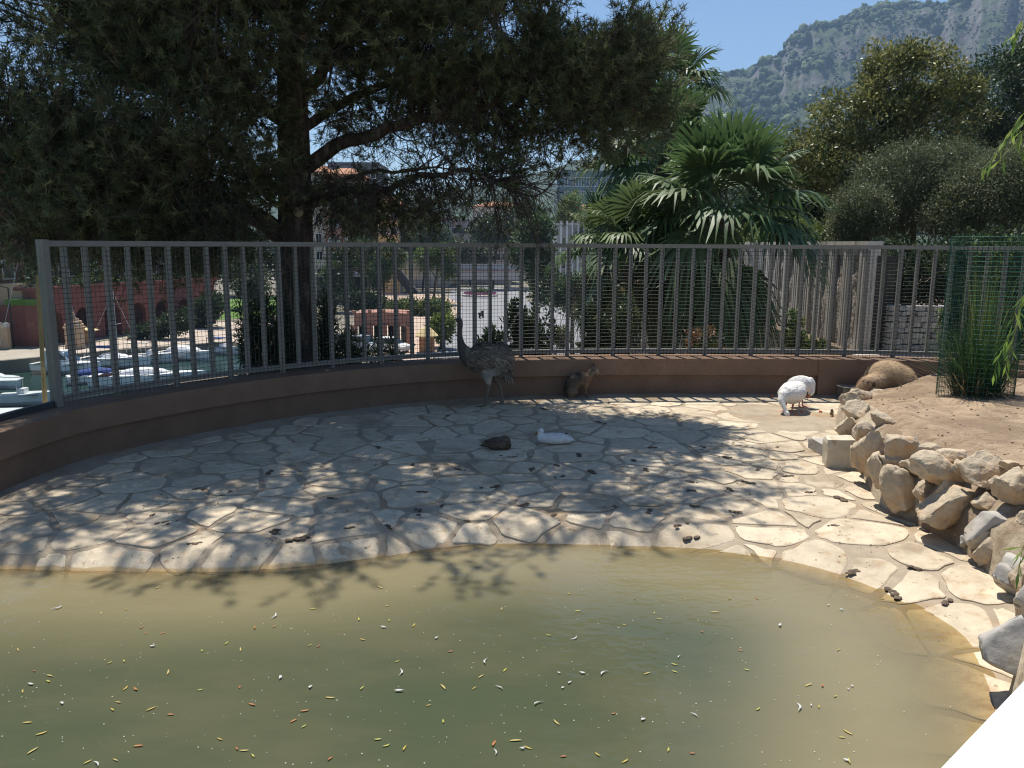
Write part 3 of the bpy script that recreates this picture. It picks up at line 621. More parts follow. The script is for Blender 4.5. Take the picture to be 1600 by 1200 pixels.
CC = CC[np.array(kp2)]
brm = MB(); tufts = []; axes = []
for c in CC:
    d = np.linalg.norm(LPp-c, axis=1); i = int(np.argmin(d+.25*g.rand(len(d)))); s0 = LPp[i]; L = np.linalg.norm(c-s0)
    if L > 2.6: s0 = c+(s0-c)/L*1.6; L = 1.6
    mid = (s0+c)/2+g.normal(size=3)*.10*L-np.array([0, 0, .10*L]); pth = catmull([s0, mid, c], max(.12, L/7)); brm.tube(pth, np.linspace(.008+.009*L, .005, len(pth)), 4, False)
    od = unit(c-s0+np.array([0, 0, .25]))
    for t in range(11):
        q0 = pth[max(0, len(pth)-1-int(abs(g.normal())*len(pth)*.38))]; dr_ = unit(od*.55+g.normal(size=3)*.75+np.array([0, 0, .22])); ln = g.uniform(.22, .48)
        q1 = q0+dr_*ln*.5+np.array([0, 0, -.02]); q2 = q0+dr_*ln+np.array([0, 0, .03]); brm.tube([q0, q1, q2], [.005, .004, .0025], 3, False)
        for f in (.55, .8, 1.0):
            tufts.append(q0+(q2-q0)*f+g.normal(size=3)*.015); axes.append(dr_)
# bare dead twigs hanging under the crown
def bare(n_, boxpx, Y0, Y1, seed, droop=.5):
    g = rs(seed)
    for k in range(n_):
        c = np.array(AY(g.uniform(boxpx[0], boxpx[2]), g.uniform(boxpx[1], boxpx[3]), g.uniform(Y0, Y1))); i = int(np.argmin(np.linalg.norm(LPp-c, axis=1)+.4*g.rand(len(LPp)))); s0 = LPp[i]; L = np.linalg.norm(c-s0)
        if L > 2.2: s0 = c+(s0-c)/L*1.3; L = 1.3
        pth = catmull([s0, (s0+c)/2+g.normal(size=3)*.1*L+np.array([0, 0, .06*L]), c-np.array([0, 0, droop*.1*L])], max(.1, L/7)); brm.tube(pth, np.linspace(.006+.006*L, .003, len(pth)), 3, False)
        for t in range(8):
            q0 = pth[g.randint(1, len(pth))]; dd = unit(unit(c-s0)*.6+g.normal(size=3)*.6+np.array([0, 0, -droop])); ln = g.uniform(.15, .55); q1 = q0+dd*ln*.5+g.normal(size=3)*.02
            q2 = q0+dd*ln+g.normal(size=3)*.03; brm.tube([q0, q1, q2], [.0045, .0035, .002], 3, False)
            for u in range(3):
                dd2 = unit(dd+g.normal(size=3)*.7); brm.tube([q1+(q2-q1)*u*.45, q1+(q2-q1)*u*.45+dd2*g.uniform(.08, .22)], [.003, .0016], 3, False)
                if g.rand() < .16: tufts.append(q1+dd2*.2); axes.append(dd2)
bare(95, (500, 150, 900, 330), 10, 11.8, 31, .6); bare(45, (540, 290, 860, 372), 10.2, 11.6, 32, .9); bare(60, (60, 270, 430, 375), 9.2, 11.2, 33, .9); bare(25, (480, 270, 580, 370), 10.6, 11.5, 34, .9)
bare(30, (0, 150, 430, 300), 9, 11, 35, .4); bare(40, (50, 350, 420, 430), 9.6, 11.0, 36, .9)
build(brm, 'branches', M_twig, pine, PB)
T = np.array(tufts); AX = np.array(axes); nt_ = len(T); K = 11
Nd = unit(AX[:, None, :]*.75+g.normal(size=(nt_, K, 3))*.72); ln = g.uniform(.065, .115, (nt_, K, 1)); B = unit(np.cross(Nd, g.normal(size=(nt_, K, 3))))*.0060
base = T[:, None, :]+g.normal(size=(nt_, K, 3))*.012
V = np.stack([base-B, base+B, base+Nd*ln], 2).reshape(-1, 3)
tc_ = pick(g, [(.11, .14, .064), (.15, .175, .08), (.08, .105, .052), (.20, .21, .10)], nt_, .25); dead = g.rand(nt_) < .025; tc_[dead] = (.17, .12, .065)
me = npmesh('crown', V-np.array(PB), np.arange(len(V)).reshape(-1, 3), np.repeat(tc_, 3*K, 0)); mk('crown', me, M_needle, pine)
print('pine tufts', nt_, 'tris', nt_*K, 'branch faces', len(brm.f))
# ================================================================== BEHIND THE FENCE, NEAR
M_leaf = mat('leaf', (.06, .11, .03), .5, .15, 2, attr=True, trans=.3, spec=.35)
M_gloss = mat('glossy_leaf', (.05, .09, .03), .48, .15, 2, attr=True, trans=.22, spec=.4)
M_bed = mat('bed_soil', (.16, .12, .085), .95, .3, 4, .02, 14)
# planting strip on top of the retaining wall
nW = len(WALL); wpx = np.array([proj((p[0], p[1], .3))[0] for p in WALL]); wid = np.interp(wpx, [0, 90, 240, 460, 1000], [.10, .12, .8, 2.9, 2.4])
O0 = offset(WALL, .44); tW = unit(np.gradient(WALL, axis=0)); nrmW = np.stack([-tW[:, 1], tW[:, 0]], 1); O1 = O0+nrmW*wid[:, None]
mb = MB(); n = nW; mb.add([(*p, .10) for p in O0]+[(*p, .06) for p in O1], [(i, i+1, n+i+1, n+i) for i in range(n-1)]); struct('planting_strip', mb, M_bed)
M_conc = mat('concrete', (.36, .33, .30), .9, .15, 2.5, .004, 40)
mb = MB(); mb.add([(*p, .05) for p in O1]+[(*p, -8.7) for p in O1], [(i, i+1, n+i+1, n+i) for i in range(n-1)]); tag(build(mb, 'retaining_wall', M_conc), 'tall concrete retaining wall below the planting strip', 'wall')
# light path + ground on the right
M_path = mat('pale_path', (.50, .46, .40), .9, .12, 2, .004, 30)
struct('path', MB().prism([(4.3, 11.5), (12, 11.5), (12, 14.0), (6.4, 14.2), (5.6, 13.6), (4.6, 12.6)], -.1, .215), M_path)
struct('terrace', MB().prism([(6.2, 13.9), (30, 13.9), (60, 60), (6.0, 60), (5.9, 24)], -8.6, .19), M_bed)

def crown(name, parent, base, ells, ncl, nlf, clr, Ln, Wd, cols, ma, seed, shell=.55, upb=.25, sq=1.0):
    g = rs(seed); vol = np.array([r_[0]*r_[1]*r_[2] for c, r_ in ells])**.67; pr = vol/vol.sum(); CC = []
    for k in range(ncl):
        c, r_ = ells[g.choice(len(ells), p=pr)]; d = unit(g.normal(size=3)); rr = g.uniform(shell, 1.0)*(1+.12*mnoise.noise(Vector(d*2.2)+Vector(c)))
        CC.append(np.array(c)+d*rr*np.array(r_))
    CC = np.array(CC); n_ = ncl*nlf; d = unit(g.normal(size=(ncl, nlf, 3))); rad = clr*g.uniform(.25, 1, (ncl, nlf, 1))*g.uniform(.6, 1.3, (ncl, 1, 1))
    P = (CC[:, None, :]+d*rad*np.array([1, 1, sq])).reshape(-1, 3); A = (d*.8+g.normal(size=(ncl, nlf, 3))*.5+np.array([0, 0, upb])).reshape(-1, 3)
    cl = pick(g, cols, ncl, .2); cc = np.clip(np.repeat(cl, nlf, 0)*g.uniform(.75, 1.25, (n_, 1)), 0, 1)
    return leaves(name, P, A, g.normal(size=(n_, 3))+np.array([0, 0, .8]), Ln*g.uniform(.7, 1.2, n_), Wd*g.uniform(.7, 1.2, n_), cc, ma, parent, base), CC
def tree(name, label, gpt, ells, ncl, nlf, clr, Ln, Wd, cols, ma, seed, tr=.15, group=None, cat='tree', shell=.55, upb=.25, nl=8, sq=1.):
    base = Vector(gpt); t = thing(name, label, cat, base, 0, group); g = rs(seed+7); _, CC = crown('crown', t, base, ells, ncl, nlf, clr, Ln, Wd, cols, ma, seed, shell, upb, sq)
    mb = MB(); c0 = np.mean([c for c, r_ in ells], 0); zt = c0[2]; tp_ = [np.array(base), np.array([base.x*.6+c0[0]*.4, base.y*.6+c0[1]*.4, base.z+(zt-base.z)*.5]), c0]; pth = catmull(tp_, max(.15, (zt-base.z)/8)); mb.tube(pth, np.linspace(tr, tr*.45, len(pth)), 7)
    for k in range(nl):
        q = CC[g.randint(len(CC))]; s0 = pth[int(len(pth)*g.uniform(.45, .98))]; mid = (s0+q)/2+g.normal(size=3)*.06*np.linalg.norm(q-s0); p2 = catmull([s0, mid, q], max(.1, np.linalg.norm(q-s0)/5)); mb.tube(p2, np.linspace(tr*.4, tr*.08, len(p2)), 5)
    build(mb, 'trunk' if cat == 'tree' else 'stems', M_bark, t, base, smooth=True); return t
def shrub(name, label, px, Y, z0, ells_px, n_, Ln, Wd, cols, seed, ma=None, group=None, lanc=False):
    """upright stems carrying leaves; ells_px: (px,py,rx,ry) blobs"""
    b = AY(px, 500, Y); base = Vector((b.x, Y, z0)); t = thing(name, label, 'shrub', base, 0, group); g = rs(seed); mb = MB(); P = []; A = []; C = []
    pal = np.asarray(cols)
    for (ex, ey, rx, ry) in ells_px:
        c = np.array(AY(ex, ey, Y)); k = Y/F; R3 = np.array([rx*k, max(.25, .6*rx*k), ry*k]); ns_ = max(4, int(rx*ry/60))
        for s in range(ns_):
            q = unit(g.normal(size=3))*g.uniform(.4, 1)**.5; tip = c+q*R3; root = np.array(base)+np.array([g.normal()*.5*R3[0]+(c[0]-base.x)*.9, g.normal()*.12, 0]); mid = (root+tip)/2+np.array([0, 0, .1]); pth = catmull([root, mid, tip], .08); mb.tube(pth, np.linspace(.009, .003, len(pth)), 4, False)
            nl_ = max(10, int(2.6*n_/(len(ells_px)*ns_))); cc = pal[g.randint(len(pal))]
            for j in range(nl_):
                f = 1-abs(g.normal())*.33; f = max(.15, f); p = pth[int(f*(len(pth)-1))]; tg = unit(tip-mid); a = unit(g.normal(size=3)+tg*(.9 if not lanc else .7)+np.array([0, 0, .1])); P.append(p+a*.01+g.normal(size=3)*.02); A.append(a); C.append(cc*g.uniform(.65, 1.3))
    n2 = len(P); leaves('leaves', P, A, g.normal(size=(n2, 3))+np.array([0, 0, 1.]), Ln*g.uniform(.7, 1.2, n2), Wd*g.uniform(.7, 1.2, n2), np.clip(C, 0, 1), ma or M_gloss, t, base); build(mb, 'stems', M_twig, t, base); return t
DG = [(.035, .06, .024), (.05, .08, .03), (.028, .048, .02)]; MG = [(.07, .12, .035), (.05, .095, .03), (.10, .15, .045)]; YG = [(.16, .21, .05), (.11, .17, .04), (.2, .22, .06)]; OL = [(.10, .12, .06), (.07, .09, .045), (.14, .15, .075)]
shrub('oleander', 'dark oleander with long narrow leaves left of the pine trunk behind the fence', 405, 10.6, .08, [(400, 520, 36, 50), (440, 535, 34, 40), (385, 470, 20, 40), (425, 470, 22, 30)], 1500, .13, .02, DG, 41, lanc=True)
shrub('oleander', 'dark oleander with long narrow leaves right of the pine trunk behind the fence', 520, 11.2, .08, [(515, 520, 30, 48), (550, 535, 36, 34), (505, 480, 18, 30), (600, 545, 40, 22)], 1300, .13, .02, DG, 42, lanc=True)
shrub('leafy_shrub', 'dark broad-leaved shrub behind the fence just right of the large grey bird', 800, 12.0, .08, [(800, 520, 45, 36), (840, 510, 36, 48), (765, 530, 26, 26), (815, 480, 30, 22)], 1500, .10, .04, DG+[(.06, .10, .035)], 43)
shrub('leafy_shrub', 'dark broad-leaved shrub behind the fence above the crouching brown animal', 950, 12.0, .08, [(945, 520, 42, 36), (975, 500, 34, 44), (920, 535, 20, 18), (930, 475, 26, 22)], 1500, .10, .04, DG+[(.09, .12, .04)], 44)
shrub('leafy_shrub', 'low shrub with pale green and reddish tips under the fan palm', 1112, 12.6, .1, [(1110, 528, 34, 22), (1130, 535, 24, 18), (1085, 525, 22, 22)], 700, .09, .035, [(.14, .16, .05), (.25, .13, .05), (.09, .13, .04)], 45)
shrub('leafy_shrub', 'yellowish leafy sapling behind the fence above the white geese', 1245, 12.4, .15, [(1245, 535, 26, 24), (1242, 500, 14, 26), (1268, 525, 20, 20)], 700, .08, .035, YG+[(.09, .13, .04)], 46)
shrub('green_bush', 'bright green rounded bush behind the fence left of the palm trunk', 1055, 16, -.9, [(1055, 510, 34, 30), (1030, 520, 20, 24), (1080, 500, 20, 26)], 2600, .07, .04, YG, 47, M_leaf)
shrub('climbing_shrub', 'tangled yellow green shrub rising behind the round wire guard', 1545, 11.9, .2, [(1545, 440, 60, 90), (1520, 390, 40, 40), (1600, 400, 50, 70), (1500, 480, 26, 70), (1620, 500, 50, 60)], 5200, .075, .04, YG+MG+DG, 48, M_leaf)

# ---- fan palms
M_palm = mat('palm_leaf', (.05, .09, .03), .5, .2, 3, attr=True, trans=.3, spec=.4)
M_fibre = mat('palm_fibre', (.10, .07, .045), .95, .4, 20, .03, 25)
def frond_mesh(name, el, pet, rad, seed, droop, cols, nseg=34, spread=125):
    g = rs(seed); V = []; Q = []; C = []; col = np.array(cols[g.randint(len(cols))])
    d0 = np.array([math.cos(R(el)), 0, math.sin(R(el))]); npt = 7; pts = []
    for i in range(npt):
        t = i/(npt-1); pts.append(d0*pet*t+np.array([0, 0, -.16*pet*t*t*max(.2, math.cos(R(el)))]))
    for i, p in enumerate(pts):
        w_ = .018*(1-.55*i/(npt-1)); V += [p+np.array([0, -w_, 0]), p+np.array([0, w_, 0]), p+np.array([0, 0, -w_*1.2])]; C += [np.array([.11, .13, .055])]*3
        if i: b = (i-1)*3; Q += [(b, b+1, b+4, b+3), (b+1, b+2, b+5, b+4), (b+2, b, b+3, b+5)]
    hub = pts[-1]; t1 = unit(pts[-1]-pts[-2]); side = np.array([0, 1., 0]); nrm = np.cross(t1, side)
    if nrm[2] < 0: nrm = -nrm
    for k in range(nseg):
        a = R(-spread+2*spread*k/(nseg-1))+g.normal()*.012; dirv = t1*math.cos(a)+side*math.sin(a)+nrm*.22*abs(math.sin(a)); dirv = unit(dirv); per = unit(np.cross(dirv, nrm)); ln = rad*(1-.22*(abs(a)/R(spread))**2)*g.uniform(.9, 1.05); s0 = len(V); cc = col*g.uniform(.8, 1.2)
        wmax = ln*R(2*spread/(nseg-1))*.55
        for j, t in enumerate((.06, .35, .62, .82, 1.0)):
            p = hub+dirv*ln*t+np.array([0, 0, -1])*(droop*ln*(max(0, t-.30)**1.8)*1.5)*(.55+.65*g.rand() if t > .7 else .8)+nrm*(.02*ln if k % 2 else -.02*ln)*min(1, t*2)*(1 if t < .8 else .3)
            wv = wmax*[.12, .9, .95, .5, .06][j]*.6
            V += [p-per*wv, p+per*wv]; C += [cc*(1.0 if t < .8 else 1.15)]*2
            if j: b = s0+2*(j-1); Q += [(b, b+1, b+3, b+2)]
    return npmesh(name, V, Q, np.clip(C, 0, 1))
PC = [(.085, .14, .05), (.065, .115, .042), (.12, .17, .065)]; DEAD = [(.19, .15, .06), (.13, .10, .045)]
_fv = {}
def fan_palm(label, px, py, Y, zbase, size, seed, nf=26, skirt=12, tr=.15, lean=0):
    c = AY(px, py, Y); base = Vector((c.x+lean, Y, zbase)); t = thing('fan_palm', label, 'palm', base, 0, 'fan palms behind the fence'); g = rs(seed)
    mb = MB(); pth = catmull([base, (base+c)/2+Vector((lean*-.1, 0, 0)), c], .12); rr = [tr*(1+.10*math.sin(i*2.1)+.06*g.normal()) for i in range(len(pth))]; mb.tube(pth, rr, 9); build(mb, 'trunk', M_fibre, t, base, smooth=True)
    off = c-base; ga = 2.39996
    for k in range(nf+skirt):
        sk = k >= nf
        el = 86-104*(k/nf)**.85 if not sk else -38-35*g.rand()
        key = (round(el/12), k % 3, sk, round(size*4)); dr = .25+.75*np.clip((62-el)/90, 0, 1)
        if key not in _fv: _fv[key] = frond_mesh('frond', round(el/12)*12, .95*size*(1 if not sk else .9), 1.0*size, seed*50+k, dr*1.15, PC if not sk or k % 3 else DEAD)
        o = mk('frond', _fv[key], M_palm, t, off+Vector((0, 0, .10 if not sk else -.12)))
        o.rotation_euler = (0, 0, k*ga+g.normal()*.2); o.scale = (1, 1, 1)
    return t
fan_palm('fan palm with full round crown and brown trunk right of centre behind the fence', 1130, 342, 15.0, -.6, 1.12, 3, 23, 9)
fan_palm('taller fan palm with drooping fronds half hidden behind the pine branch tip', 1035, 262, 18.0, -1.5, 1.05, 4, 24, 22, .17)
fan_palm('small fan palm with one upright bright fan beside the taller palm', 948, 392, 16.5, -1.2, .72, 5, 12, 4, .10)
fan_palm('tall fan palm whose dark crown shows behind the tip of the pine', 1042, 150, 24.0, -3, .95, 6, 18, 10, .18)
fan_palm('low fan palm with hanging skirt below the taller palm behind the fence', 985, 392, 15.5, -1.0, .8, 7, 14, 10, .14)

# ---- right-hand trees
def E(px, py, Y, rx, ry, rd=None): k = Y/F*1.02; return (np.array(AY(px, py, Y)), (rx*k, (rd or (rx+ry)/2)*k, ry*k))
MAGC = [(.19, .20, .06), (.13, .15, .05), (.30, .29, .10), (.22, .22, .07), (.09, .12, .04)]
gm = AY(1330, 400, 26)
tree('magnolia_tree', 'broad glossy magnolia with yellowish leaves below the mountain', (gm.x, 26, .15), [E(1430, 130, 26, 85, 55), E(1345, 195, 26, 80, 60), E(1450, 200, 26, 80, 60), E(1265, 250, 25.5, 55, 42), E(1340, 270, 26, 100, 60), E(1400, 95, 26, 45, 28), E(1500, 150, 26, 34, 28)], 1000, 40, .34, .15, .065, MAGC, M_gloss, 60, .22, shell=.5)
gm = AY(1570, 300, 36)
tree('evergreen_oak', 'dark dense evergreen rising behind the magnolia at the right', (gm.x, 36, .15), [E(1580, 160, 36, 90, 90), E(1530, 230, 36, 60, 60), E(1640, 120, 36, 70, 70), E(1490, 260, 35, 40, 50)], 900, 34, .5, .16, .08, [(.035, .062, .022), (.05, .08, .028), (.026, .045, .018)], M_leaf, 61, .3)
for (lab, px, Y, es, sd) in [('rounded grey green bush below the magnolia, widest of the clipped mounds', 1430, 20, [(1420, 290, 80, 62), (1390, 330, 60, 50), (1480, 270, 60, 45)], 62), ('rounded grey green bush at the right edge above the wire guard', 1560, 18.5, [(1540, 315, 80, 60), (1600, 290, 80, 70), (1490, 340, 50, 40)], 63), ('small rounded grey green bush at the left foot of the clipped mounds', 1345, 19, [(1345, 330, 42, 42), (1330, 355, 36, 34)], 64)]:
    gm = AY(px, 400, Y); tree('rounded_bush', lab, (gm.x, Y, .18), [E(a, b, Y, c, d) for a, b, c, d in es], 1700 if sd != 64 else 600, 34, .30, .065, .028, [(.13, .15, .075), (.09, .115, .055), (.17, .185, .095)], M_leaf, sd, .10, 'clipped bushes right of the palms', 'shrub', .58)
gm = AY(1250, 400, 30)
tree('dark_tree', 'dark shaded tree filling the gap between palm and magnolia', (gm.x, 30, -2), [E(1250, 340, 30, 70, 50), E(1200, 320, 32, 50, 40), E(1310, 330, 30, 50, 50), E(1275, 300, 30, 40, 40)], 700, 30, .45, .2, .1, DG, M_leaf, 65, .25)
gm = AY(1290, 400, 23)
tree('bright_bush', 'bright green low bush showing under the palm fronds above the concrete wall', (gm.x, 23, -.5), [E(1290, 372, 23, 50, 24), E(1220, 365, 23, 40, 24), E(1180, 375, 24, 40, 24)], 260, 26, .25, .12, .06, YG, M_leaf, 66, .08, None, 'shrub')
# dark ivy/hedge behind the stone wall
gm = AY(1430, 470, 15.6)
tree('dark_hedge', 'dark leafy hedge above the dry stone wall', (gm.x, 15.6, .18), [E(1430, 440, 15.6, 60, 45), E(1400, 410, 15.8, 50, 35), E(1480, 420, 15.5, 50, 50), E(1380, 460, 15.8, 26, 60), E(1560, 430, 15.5, 70, 80), E(1640, 430, 15.5, 60, 90)], 800, 24, .22, .10, .05, DG+[(.06, .08, .03)], M_leaf, 67, .06, None, 'hedge')

# ---- concrete wall with rough panels
M_rib = mat('pale_concrete', (.58, .52, .46), .85, .12, 2.5, .003, 50, extra=lambda N, L, tc, c: mixcol(N, L, ramp(N, L, noisev(N, L, tc, 3, 5, (1, 1, .15)), .5, .7), c, (.28, .24, .21)))
M_rough = mat('rough_concrete', (.34, .29, .25), .95, .4, 9, .05, 12)
ca, cb = AY(1352, 470, 14.3), AY(1100, 470, 29.0); ca.z = cb.z = 0; cd = (cb-ca).normalized(); cn = Vector((cd.y, -cd.x, 0)); cn = cn if cn.x < 0 else -cn; CL = (cb-ca).length
cw = thing('concrete_wall', 'pale concrete wall of ribs and rough grey panels behind the palm', 'wall', ca)
ct = 2.10; cb0 = -3.
def cwbox(mb, s0, s1, z0, z1, d0, d1):
    a, b = cd*s0, cd*s1
    mb.hexa([a+cn*d0+Vector((0, 0, z0)), b+cn*d0+Vector((0, 0, z0)), b+cn*d1+Vector((0, 0, z0)), a+cn*d1+Vector((0, 0, z0)), a+cn*d0+Vector((0, 0, z1)), b+cn*d0+Vector((0, 0, z1)), b+cn*d1+Vector((0, 0, z1)), a+cn*d1+Vector((0, 0, z1))]); return mb
build(cwbox(MB(), 0, CL, cb0, ct, -.2, -.08), 'core', M_rib, cw); build(cwbox(MB(), -.02, CL, ct, ct+.07, -.22, .05), 'coping', M_rib, cw)
s = .02; g = rs(70); k = 0
while s < CL-.8:
    for wd in (.10, .09, .12):
        build(cwbox(MB(), s, s+wd, cb0, ct-.003, -.079, .01+.012*(k % 3)), 'rib', M_rib, cw); s += wd+.012; k += 1
    wd = .42; mb = MB(); nu, nv = 7, 36; s0 = s
    def fn(u, v, s0=s0, wd=wd):
        q = cd*(s0+wd*u)+Vector((0, 0, cb0+(ct-.18-cb0)*v)); e = min(1, min(u, 1-u)*6); return q+cn*(-.07+e*(.05+.055*mnoise.noise(q*3.1)+.03*mnoise.noise(q*8)))
    mb.sheet(fn, nu, nv); build(mb, 'rough_panel', M_rough, cw, smooth=True); build(cwbox(MB(), s, s+wd, ct-.18, ct-.005, -.079, -.012), 'panel_head', M_rib, cw); s += wd+.012
# dark block: shade at the end of the concrete wall put into its colour
tag(build(MB().box((0, 0, 1.2), (.34, .35, 2.4)), 'shade_block', mat('end_shade', (.05, .045, .04), .9), base=None), 'dark block standing in for the shade between concrete wall and dry stone wall', 'pier').location = AY(1374, 470, 14.45)-Vector((0, 0, 1.0+.6))
# dry stone wall, stone by stone
M_dry1 = mat('dry_stone', (.34, .33, .32), .9, .22, 9, .012, 20, rnd=.2)
da = AY(1386, 545, 14.0); da.z = .2; dsw = thing('dry_stone_wall', 'grey dry stone wall behind the fence beside the concrete wall', 'wall', da); g = rs(71)
build(MB().box((1.6, .2, .36), (3.2, .2, .70)), 'rubble_core', mat('dark_joint', (.06, .055, .05), 1), dsw)
dst = []
for k in range(6):
    bm = bmesh.new(); bmesh.ops.create_cube(bm, size=1); bmesh.ops.bevel(bm, geom=bm.edges[:], offset=.12, segments=1, affect='EDGES')
    for v in bm.verts: v.co += Vector(g.normal(size=3))*.03
    m_ = bpy.data.meshes.new('stone'); bm.to_mesh(m_); bm.free(); dst.append(m_)
z = .0
while z < .78:
    h = g.uniform(.075, .12); x = -.02
    while x < 3.2:
        w_ = g.uniform(.09, .21); o = mk('stone', dst[g.randint(6)], M_dry1, dsw, (x+w_/2, .05+g.normal()*.012, z+h/2)); o.scale = (w_*.95, .18, h*.94*g.uniform(.85, 1.05)); o.rotation_euler = (g.normal()*.05, g.normal()*.05, g.normal()*.06); x += w_
    z += h
# ================================================================== BEYOND: HARBOUR, TOWN, MOUNTAIN
GZ = -8.6; SEA = -9.8
def g2(px, py, z=GZ): p = G(px, py, z); return (p.x, p.y)
M_land = mat('land', (.20, .18, .14), .95, .3, .08, detail=8)
M_quay = mat('quay_paving', (.46, .38, .31), .9, .14, .6)
M_asph = mat('asphalt', (.24, .24, .25), .9, .12, .5)
M_walk = mat('pavement_tile', (.48, .36, .28), .9, .12, .8)
M_lawn = mat('lawn', (.10, .19, .035), .95, .25, 2)
M_kerb = mat('kerb_stone', (.45, .43, .40), .9, .1, 2)
M_red = mat('red_render', (.20, .075, .06), .9, .14, .5); M_pinkr = mat('pink_render', (.52, .26, .20), .9, .1, .5); M_cream = mat('cream_render', (.62, .55, .45), .9, .1, .5); M_yell = mat('yellow_render', (.66, .52, .27), .9, .1, .5); M_tan = mat('tan_render', (.46, .33, .21), .9, .14, .6)
M_pale = mat('pale_render', (.55, .53, .50), .9, .1, .5); M_tile = mat('roof_tile', (.42, .21, .12), .9, .25, 3); M_dark = mat('dark_glass', (.02, .025, .03), .12, .1, 2, spec=.6); M_blueg = mat('blue_glass', (.05, .10, .17), .1, .3, .2, spec=.7); M_shut = mat('white_shutter', (.66, .66, .65), .7, .05, 2)
M_boat = mat('boat_white', (.76, .76, .75), .35, .05, 1, spec=.5); M_blue = mat('blue_canvas', (.03, .06, .20), .8, .1, 3); M_wood = mat('mast_wood', (.42, .26, .09), .6, .15, 5); M_alu = mat('mast_metal', (.6, .6, .6), .4, .1, 5, metal=.6); M_blk = mat('black_iron', (.02, .02, .022), .5, .1, 3); M_rub = mat('tyre', (.02, .02, .02), .9)
# land with the quay edge
q0, q1, q2 = g2(-200, 580), g2(360, 533.5), g2(398, 546)
land = [(-900, 30), (-300, 62), q0, g2(0, 564), g2(180, 547), q1, q2, (-13, 26), (-13, -120), (2500, -120), (2500, 2250), (-2500, 2250), (-2500, 300)]
struct('ground', MB().prism(land, -12, GZ), M_land)
sea_m = water_mat('harbour_water', 'depth', 0., (.028, .060, .052), (.028, .060, .052), 0, 1, rough=.05, wave=.05, wscale=.9)
me = npmesh('sea', [(-2500, -300, SEA), (200, -300, SEA), (200, 400, SEA), (-2500, 400, SEA)], [(0, 1, 2, 3)]); sea_m.node_tree.nodes['Attribute'].attribute_name = 'none'
tag(mk('harbour_water', me, sea_m), kind='structure')
for nd in sea_m.node_tree.nodes:
    if nd.type == 'MIX_SHADER' and not any(l.from_node.type == 'FRESNEL' for l in nd.inputs[0].links):
        for l in list(nd.inputs[0].links): sea_m.node_tree.links.remove(l)
        nd.inputs[0].default_value = 0
struct('quay', MB().prism([g2(-200, 579), g2(0, 563), g2(180, 546), g2(360, 533), g2(420, 535), g2(470, 505), g2(330, 503), g2(120, 541), g2(-200, 560)], GZ, GZ+.012), M_quay)
struct('road', MB().prism([g2(640, 640), g2(712, 500), g2(722, 474), g2(700, 470), g2(705, 452), g2(760, 446), g2(830, 452), g2(822, 470), g2(868, 474), g2(905, 505), g2(932, 535), g2(960, 600)], GZ, GZ+.02), M_asph)
struct('pavement', MB().prism([g2(600, 640), g2(560, 480), g2(520, 468), g2(520, 455), g2(690, 462), g2(719, 476), g2(710, 500), g2(634, 640)], GZ, GZ+.14), M_walk)
struct('kerb', MB().prism([g2(908, 505), g2(935, 535), g2(965, 600), g2(985, 600), g2(950, 535), g2(914, 504)], GZ, GZ+.15), M_kerb)
for i, pl in enumerate(([(338, 500), (350, 470), (385, 462), (440, 462), (446, 492), (380, 497)], [(20, 538), (20, 531), (70, 530), (72, 537)])): struct('lawn', MB().prism([g2(*p) for p in pl], GZ, GZ+.03), M_lawn)
struct('garden_path', MB().prism([g2(x, y) for x, y in ((336, 499), (344, 498), (352, 484), (349, 470), (344, 470), (345, 484))], GZ, GZ+.045), M_walk)

